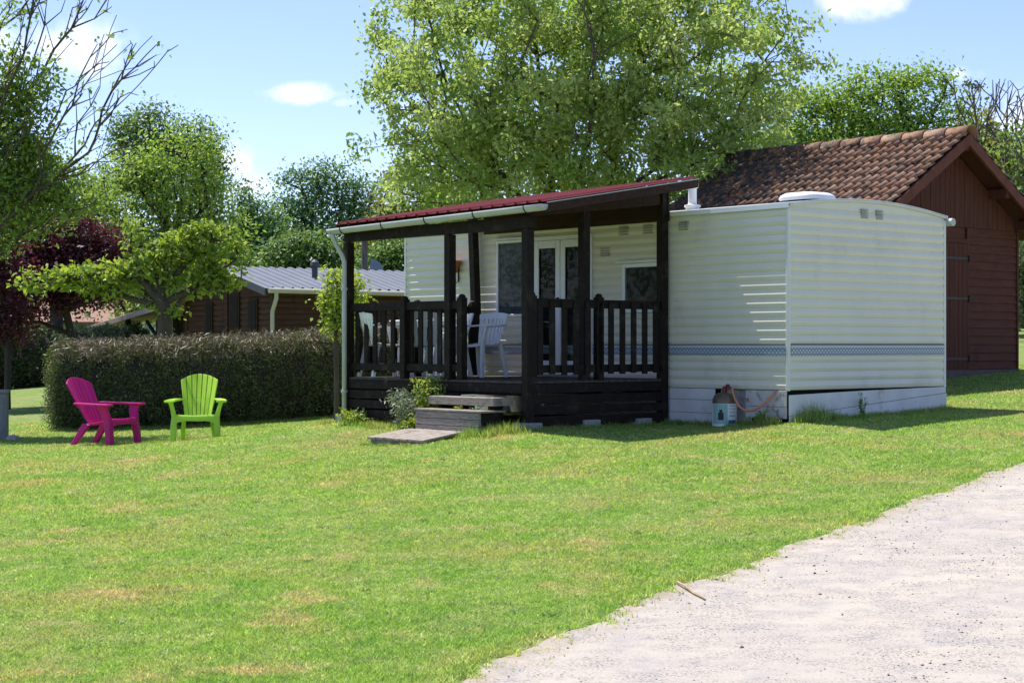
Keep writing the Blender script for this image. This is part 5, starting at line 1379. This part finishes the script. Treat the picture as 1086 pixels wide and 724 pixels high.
# the wood beyond: one mass, nobody could count it
def far_wood():
    r = np.random.default_rng(77); C = []
    for px0, px1, D_, top, n in ((-700, 60, 84, 225, 900), (60, 700, 84, 262, 900), (700, 1000, 84, 200, 420), (1000, 1900, 84, 215, 900), (-200, 500, 64, 318, 520)):
        x_ = r.uniform(px0, px1, n); u = r.random(n) ** .8
        t_ = top + 18 * np.sin(x_ * .045) + 10 * np.sin(x_ * .13 + 1)
        y_ = t_ + (345 - t_) * u; dd = D_ + r.normal(0, 3, n)
        C.append(np.stack([(x_ - CX) / FPX * dd, dd, EYE + (HY - y_) / FPX * dd], 1))
    for a0, a1, n in ((-115, -38, 2000), (38, 115, 1200)):
        az = np.radians(r.uniform(a0, a1, n)); rr = 84 + r.normal(0, 3, n); x_, y_ = np.sin(az) * rr, np.cos(az) * rr
        C.append(np.stack([x_, y_, gz(x_, y_) + r.random(n) ** .8 * (10 + 2 * np.sin(az * 31))], 1))
    C = np.concatenate(C); o = leaf_mesh('far_wood', C, 1.3, 26, .32, LM['dark'], None, (0, 0, 0), 78, upb=.5)
    tag(o, 'dark mass of woodland closing the view behind everything', 'woodland', kind='stuff')
far_wood()

# ------------------------------------------------------------------ hedges
def hedge(name, label, line, h, th, lm, n, seed, leaf=.055, twigs=0):
    """line: list of world xy; a clipped hedge: dark woody core and a shell of small foliage"""
    r = np.random.default_rng(seed); line = np.array(line); sg = np.linalg.norm(np.diff(line, axis=0), axis=1); cm = np.concatenate([[0], np.cumsum(sg)]); L_ = cm[-1]
    at_ = lambda t: np.stack([np.interp(t, cm, line[:, 0]), np.interp(t, cm, line[:, 1])], -1)
    dr = (line[-1] - line[0]) / np.linalg.norm(line[-1] - line[0]); nm = np.array([dr[1], -dr[0]])
    c0 = at_(L_ / 2); org = np.array([c0[0], c0[1], g1(*c0)])
    t0 = empty(name, org, 0, label, 'hedge')
    # bumpy core
    ns, nr = int(L_ / .2), 14; V = []
    for i in range(ns + 1):
        t = L_ * i / ns; c = at_(t); g = g1(*c)
        for k in range(nr):
            a = 2 * math.pi * k / nr; e = 3.2; ca_, sa_ = math.cos(a), math.sin(a); q = (abs(ca_) ** e + abs(sa_) ** e) ** (-1 / e) * (.86 + .05 * r.normal())
            if i in (0, ns): q *= .8
            V.append((*(c + nm * ca_ * q * th / 2), g + h / 2 + sa_ * q * h / 2))
    F_ = [(i * nr + k, i * nr + (k + 1) % nr, (i + 1) * nr + (k + 1) % nr, (i + 1) * nr + k) for i in range(ns) for k in range(nr)]
    mesh_np('branches', np.array(V) - org, np.array(F_), M['bark_dark'], t0)
    t = r.random(n) * L_; a = r.random(n) * 2 * np.pi; e = 4; ca_, sa_ = np.cos(a), np.sin(a); q = (np.abs(ca_) ** e + np.abs(sa_) ** e) ** (-1 / e)
    bump = .06 * np.sin(t * 5 + 2 * np.sin(a * 2)) + .05 * np.sin(t * 11 + a * 5); q = q * (.93 + bump + r.normal(0, .05, n) + (r.random(n) < .08) * r.random(n) * .16)
    endp = r.random(n) < .06; t[endp] = np.where(r.random(endp.sum()) < .5, -.05, L_ + .05) + r.normal(0, .05, endp.sum()); q[endp] *= r.random(endp.sum()) ** .5
    c = at_(np.clip(t, 0, L_)) + dr * (np.clip(t, -.2, L_ + .2) - np.clip(t, 0, L_))[:, None]
    p_ = c + nm * (ca_ * q * th / 2)[:, None]; z_ = gz(c[:, 0], c[:, 1]) + h / 2 + sa_ * q * h / 2
    C = np.stack([p_[:, 0], p_[:, 1], np.maximum(z_, gz(p_[:, 0], p_[:, 1]) + .02)], 1)
    leaf_mesh('foliage', C, .09, 14, leaf, lm, t0, org, seed + 1, asp=.34, upb=.35, droop=-.5, crnd=.7, flat=1.0)
    if twigs:
        tt = r.random(twigs) * L_; c = at_(tt) + nm * (r.uniform(-.5, .52, twigs) * th)[:, None]; z_ = gz(c[:, 0], c[:, 1]) + h * r.uniform(.84, 1.07, twigs)
        leaf_mesh('clipped_twigs', np.stack([c[:, 0], c[:, 1], z_], 1), .11, 7, .12, LM['twig'], t0, org, seed + 2, asp=.09, upb=0, droop=-1.2)
a, b, c = on_ground(60, 27.2), on_ground(220, 27.6), on_ground(460, 28.4)
def hl(*pts): return [(p_.x, p_.y) for p_ in pts]
hedge('clipped_hedge', 'dark clipped cypress hedge with brownish top behind the coloured chairs', hl(a, b, c), 1.28, 1.0, LM['hedge'], 9500, 81, leaf=.046, twigs=2200)
a, b = on_ground(-60, 41), on_ground(52, 43)
hedge('clipped_hedge', 'far dark hedge under the plum trees at the left edge', hl(a, b), 1.35, .9, LM['hedge2'], 1500, 84, leaf=.09)
a, b = on_ground(78, 46), on_ground(150, 49)
hedge('clipped_hedge', 'small pale hedge in front of the open lean-to', hl(a, b), 1.35, .9, LM['grey_shrub'], 900, 86, leaf=.09)

# ------------------------------------------------------------------ plants by the steps and along the skirting
def clump_plant(name, label, w, l, h, r0, n, lm, leaf, seed, asp=.3, stems=14):
    x_, y_ = HW(w, l); g = g1(x_, y_); r = np.random.default_rng(seed); t = empty(name, (x_, y_, g), 0, label, 'plant')
    mb = MB(); tops = []
    for k in range(stems):
        a = r.random() * 6.28; q = r0 * r.random() ** .5; hh_ = h * r.uniform(.55, 1); e = Vector((math.cos(a) * q, math.sin(a) * q, hh_))
        mb.tube([(e.x * .3, e.y * .3, -.02), (e.x * .6, e.y * .6, hh_ * .5), e], [.004, .003, .002], 5); tops.append(e)
    mb.build('stems', lm, t)
    C = np.array([tuple(e * f_) for e in tops for f_ in (.35, .6, .8, .95)]); leaf_mesh('leaves', C, r0 * .45, max(3, n // len(C)), leaf, lm, t, (0, 0, 0), seed, asp=asp, upb=.3, droop=-.8)
    return t
clump_plant('lavender', 'grey green lavender bush left of the wooden steps', -2.66, 3.62, .50, .25, 1900, LM['lav'], .055, 91, .22)
clump_plant('weed', 'tall yellow green flowering weeds just behind the lavender', -2.55, 3.36, .66, .17, 760, LM['weed'], .06, 92, .35)
clump_plant('weed', 'low leafy green weed between the lavender and the lower step', -2.80, 3.38, .20, .13, 300, LM['weed'], .06, 93, .5)
clump_plant('weed', 'small weed sprouting between the two steps', -2.72, 2.6, .36, .08, 120, LM['weed'], .05, 94, .5, 7)
clump_plant('weed', 'pale leafy weed growing through the right side of the steps', -2.74, 2.28, .36, .10, 150, LM['grey_shrub'], .055, 95, .5, 7)
clump_plant('weed', 'low green plant near the foot of the porch left post', -2.50, 4.9, .16, .20, 260, LM['weed'], .06, 96, .5)
clump_plant('weed', 'leafy green weed right of the gas bottle', -.22, .22, .17, .10, 220, LM['weed'], .05, 97, .25, 18)
clump_plant('weed', 'dark thin stalked weed against the end skirting', 1.18, -.12, .30, .06, 60, LM['mid'], .05, 98, .25, 8)
sp = []
for l_ in np.arange(.1, 1.9, .12): x_, y_ = HW(-.10 - random.random() * .1, l_); sp.append((x_, y_, .09, .13, 120))
for w_ in np.arange(.05, 3.0, .11): x_, y_ = HW(w_, -.10 - random.random() * .1); sp.append((x_, y_, .09, .11 if w_ > .8 else .20, 110))
x_, y_ = HW(.28, -.12); sp.append((x_, y_, .20, .36, 420))
x_, y_ = HW(-.2, .12); sp.append((x_, y_, .14, .20, 300))
for w_ in np.arange(-2.5, 0, .13): x_, y_ = HW(w_, LF - .14 - random.random() * .1); sp.append((x_, y_, .10, .10, 90))
for k in range(14): x_, y_ = HW(-2.45 - random.random() * .55, 1.75 + random.random() * .4); sp.append((x_, y_, .12, .20, 150))
for l_ in np.arange(3.3, 5.5, .12): x_, y_ = HW(-2.42 - random.random() * .2, l_); sp.append((x_, y_, .11, .13, 110))
for k in range(10): x_, y_ = HW(-3.5 - random.random() * .08, 2.2 + random.random() * 1.2); sp.append((x_, y_, .06, .07, 60))
tufts(sp, 'tall_grass', 'unmown grass tufts along the skirting, porch and steps')
sp = []
for px_ in range(60, 400, 6): g_ = on_ground(px_, 26.75 + px_ * .0016 + random.uniform(-.1, .1)); sp.append((g_.x, g_.y, .16, .10, 70))
tufts(sp, 'tall_grass', 'longer grass fringe along the foot of the dark hedge')
